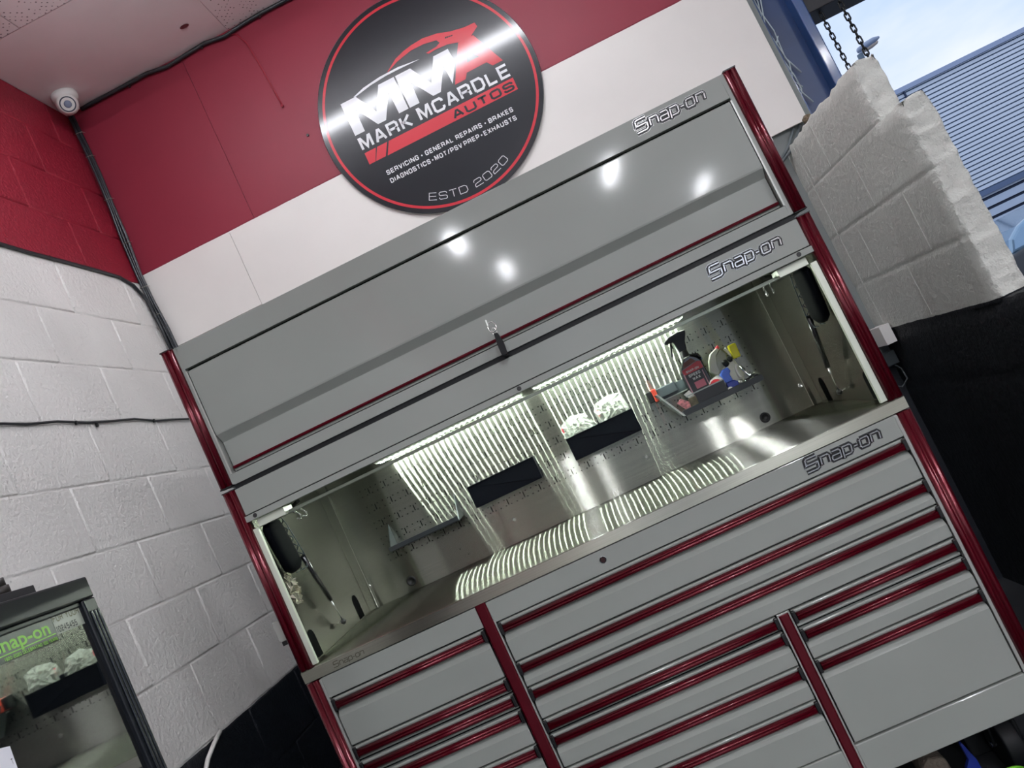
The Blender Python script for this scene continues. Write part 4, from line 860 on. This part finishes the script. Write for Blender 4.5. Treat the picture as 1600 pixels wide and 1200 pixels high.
MB().box(0, .0355, -.0085, .018, 1.989, 1.9925).build('trim_cap', BLACK, tl); MB().box(1.7015, 1.736, -.0085, .018, 1.989, 1.9925).build('trim_cap', BLACK, tl)
MB().box(.0, .0355, -.0075, .018, 1.5725, 1.5755).box(1.7015, 1.736, -.0075, .018, 1.573, 1.576).box(.037, 1.70, .006, .6, 1.5606, 1.5745).build('base_seal', BLACKR, tl)
glyphs_badge((1.436, -.001, 1.9455), .0330, .198, .004, 'badge', tl)
kb = thing('key_and_fob', (.87, -.03, 1.6), 'black fob with a key ring hooked on the locker seal', 'key')
MB().prism([(.861, 1.566), (.877, 1.566), (.880, 1.60), (.876, 1.628), (.866, 1.630), (.862, 1.60)], -.045, -.033, 'y').build('fob', BLACKR, kb, bevel=.002)
MB().box(.862, .876, -.034, .008, 1.565, 1.5735).build('strap', BLACKR, kb)
MB().tube([(.869 + .011 * math.cos(t), -.040 + .003 * math.sin(t), 1.648 + .014 * math.sin(t)) for t in [2 * math.pi * i / 18 for i in range(18)]], .0017, n=6, closed=True).tube([(.870 + .006 * math.cos(t), -.040, 1.634 + .011 * math.sin(t)) for t in [2 * math.pi * i / 14 for i in range(14)]], .0013, n=6, closed=True).build('ring', CHROME, kb)
MB().box(.859, .863, -.042, -.040, 1.655, 1.672).build('key', STEELP, kb)

# boxes at both hutch sides
MB().box(2.186, 2.224, 1.318, 1.36, .975, 1.135).build('back_box', mat('box_dark', '4b5052', rough=.5), bx, bevel=.003)
MB().box(2.179, 2.221, 1.195, 1.318, 1.067, 1.146).build('cover_plate', WHITE, bx, bevel=.001)
MB().box(2.176, 2.2265, 1.29, 1.36, .976, 1.035).build('lower_box', mat('box_dark2', '2c3336', rough=.4), bx, bevel=.004)
MB().tube([(2.205, 1.31, .98), (2.222, 1.30, .95), (2.222, 1.29, .905), (2.19, 1.29, .882), (2.165, 1.30, .90)], .0035).build('cable_loop', mat('loop_grey', '33393c', rough=.5), bx)
lbx = thing('side_bracket', (-.03, .085, 1.12), 'small pale bracket block on the left side of the tool hutch', 'bracket')
MB().box(-.058, -.002, .075, .095, 1.124, 1.183).build('bracket_plate', mat('bracket_pale', 'a9aaa4', rough=.5), lbx, bevel=.002)
MB().box(-.05, -.001, .07, .10, 1.112, 1.124).build('bracket_foot', BLACK, lbx)
tag(MB().tube([(XW + .012, .49, .902), (XW + .014, .43, .885), (XW + .016, .36, .86), (XW + .016, .30, .82), (XW + .014, .22, .70), (XW + .014, .2, .3)], .0075).build('white_hose', WHITE), 'white hose hanging on the dark lower part of the left wall', 'hose')

# black framed glass display cabinet in the near left corner
TH = math.radians(-5.5); QE = Vector((math.sin(TH), math.cos(TH), 0)); QN = Vector((math.cos(TH), -math.sin(TH), 0)); QO = Vector((.172, -.927, 0))
def PQ(sv, d, z): return QO + QE * sv + QN * d + Vector((0, 0, z))
def qbox(mb, s0, s1, d0, d1, z0, z1):
    v = [PQ(a, b, c) for a in (s0, s1) for b in (d0, d1) for c in (z0, z1)]
    return mb.add(v, [(0, 1, 3, 2), (4, 6, 7, 5), (0, 4, 5, 1), (2, 3, 7, 6), (0, 2, 6, 4), (1, 5, 7, 3)])
dc = thing('display_cabinet', tuple(PQ(-.31, -.1, 0)), 'black framed glass door cabinet with a green logo sticker, lower left', 'cabinet')
FRM = mat('frame_black', '0b1016', rough=.35, spec=.4)
qbox(MB(), -.62, -.001, -.24, -.006, .0, 1.440).build('body', FRM, dc, bevel=.003)
mb = MB(); qbox(mb, -.62, 0, -.006, .006, 1.412, 1.446); mb.build('top_rail', FRM, dc, bevel=.003)
mb = MB(); qbox(mb, -.60, -.037, -.006, .001, 1.404, 1.412); mb.build('inner_bead', FRM, dc, bevel=.002)
mb = MB(); qbox(mb, -.62, 0, -.006, .006, .02, .07); mb.build('bottom_rail', FRM, dc, bevel=.003)
mb = MB(); qbox(mb, -.036, 0, -.006, .006, .07, 1.412); mb.build('side_rail', FRM, dc, bevel=.003)
mb = MB(); qbox(mb, -.62, -.584, -.006, .006, .07, 1.412); mb.build('side_rail', FRM, dc, bevel=.003)
for k in range(3):
    mb = MB(); qbox(mb, -.029 + k * .0095, -.0235 + k * .0095, .006, .0085, .1, 1.392); mb.build('rail_ridge', mat('ridge_black', '22262a', rough=.2, coat=.4), dc, bevel=.0015)
PANE = mat('dark_glass', '06090c', rough=.025, coat=1, coat_rough=.02); PANE.node_tree.nodes['Principled BSDF'].inputs['IOR'].default_value = 2.9
mb = MB(); qbox(mb, -.584, -.036, -.0058, -.002, .07, 1.412); mb.build('glass_pane', PANE, dc)
DG = mat('sticker_dark_green', '15231c', rough=.3); LIME = mat('sticker_lime', '8fd052', rough=.4)
stk = MB(); qbox(stk, -.30, -.1135, -.0019, -.0014, 1.3695, 1.4120); st_ = stk.build('logo_sticker', DG, dc, bevel=.0004)
PD = lambda u, v: PQ(u, -.0011, v)
font_mesh('logo_text', 'Snap-on', .0265, lambda a, b: PD(-.2525 + a, 1.3835 + b), LIME, st_, sx=1.48, offset=.0005)
mb = MB(); mb.add([PD(-.248, 1.3782), PD(-.1165, 1.3800), PD(-.1165, 1.3815), PD(-.248, 1.3797)], [(0, 1, 2, 3)]); put_text(mb, '1920-2020 CELEBRATING 100 YEARS', -.236, 1.3715, .119, .0046, .0009, PD, wf=.6); mb.build('sticker_print', LIME, st_)
stk = MB(); qbox(stk, -.1125, -.0395, -.0019, -.0014, 1.378, 1.4118); s2_ = stk.build('number_sticker', mat('sticker_grey', '8b9186', rough=.3), dc)
mb = MB(); put_text(mb, 'FOR YOUR', -.1195 + .008, 1.3955, .068, .0115, .0019, PD, wf=.65); mb.build('sticker_print', mat('print_gold', '57573a', rough=.4), s2_)
mb = MB(); put_text(mb, '10245455', -.1115, 1.3802, .053, .0092, .0016, PD, wf=.55, gapf=.3); mb.build('sticker_print', mat('print_dark', '14181a', rough=.4), s2_)
stk = MB(); stk.add([PD(-.36, 1.292), PD(-.2855, 1.2755), PD(-.291, 1.20), PD(-.36, 1.21)], [(0, 1, 2, 3)]); stk.build('paper_label', mat('paper_white', 'e6e6ee', rough=.6), dc)
mb = MB(); put_text(mb, 'T', -.2935, 1.2545, .0035, .007, .0009, lambda u, v: PQ(u, -.0008, v)); mb.build('label_mark', BLACK, dc)
so = thing('socket_rack', tuple(PQ(-.17, -.03, 1.44)), 'dark rack of stubby black sockets on top of the glass cabinet', 'tool rack')
SB = mat('socket_brown_black', '2a2623', rough=.5, vary=.2, vscale=60)
mb = MB(); qbox(mb, -.42, -.109, -.05, -.008, 1.4405, 1.4585); mb.build('base', mat('rack_dark', '1b1a20', rough=.5), so, bevel=.001)
for a, h in ((-.1515, 1.4825), (-.1815, 1.4865), (-.212, 1.484), (-.243, 1.480)):
    c = PQ(a, -.028, 1.4585); MB().cyl(c, c + Vector((0, 0, (h - 1.4585) * .5)), .0125, n=20).cyl(c + Vector((0, 0, (h - 1.4585) * .5)), c + Vector((0, 0, h - 1.4585)), .0098, n=20).build('socket', SB, so)
# things on the floor under the cab
tag(MB().prism([(1.497, 0), (1.492, .055), (1.508, .075), (1.506, .120), (1.512, .122), (1.528, .07), (1.532, 0)], .14, .155, 'y').build('blue_clamp', mat('clamp_blue', '14297c', rough=.35), bevel=.002), 'bright blue plastic piece standing on the floor under the cabinet', 'clamp')
tb = thing('lime_tub', (1.572, .045, 0), 'lime green rimmed round tub on the floor by the caster', 'tub')
MB().lathe([(.026, 0), (.033, .05), (.0345, .052), (.0345, .056), (.030, .056), (.028, .05), (.022, .004), (0, .004)], (1.572, .045, .0), n=32).build('tub_body', mat('tub_lime', '78c43a', rough=.4), tb)
tag(MB().box(1.55, 1.70, .27, .54, .0, .13).box(1.56, 1.69, .28, .53, .13, .14).build('black_case', mat('case_black', '0e1214', rough=.4, vary=.3), bevel=.008), 'black case lying on the floor under the right end of the cabinet', 'case')
tag(MB().box(1.650, 1.700, .015, .07, .0, .028).build('red_box', mat('box_red', '5a1218', rough=.4), bevel=.004), 'small dark red box on the floor at the right caster', 'box')
tag(MB().prism([(1.40, 0), (1.395, .06), (1.42, .085), (1.47, .07), (1.475, 0)], .2, .3, 'y').build('cloth_heap', mat('rag_beige', '6c6459', rough=.9, bump=1, bscale=60, bdist=.01), bevel=.015, seg=3), 'crumpled beige rag on the floor under the cabinet', 'rag')
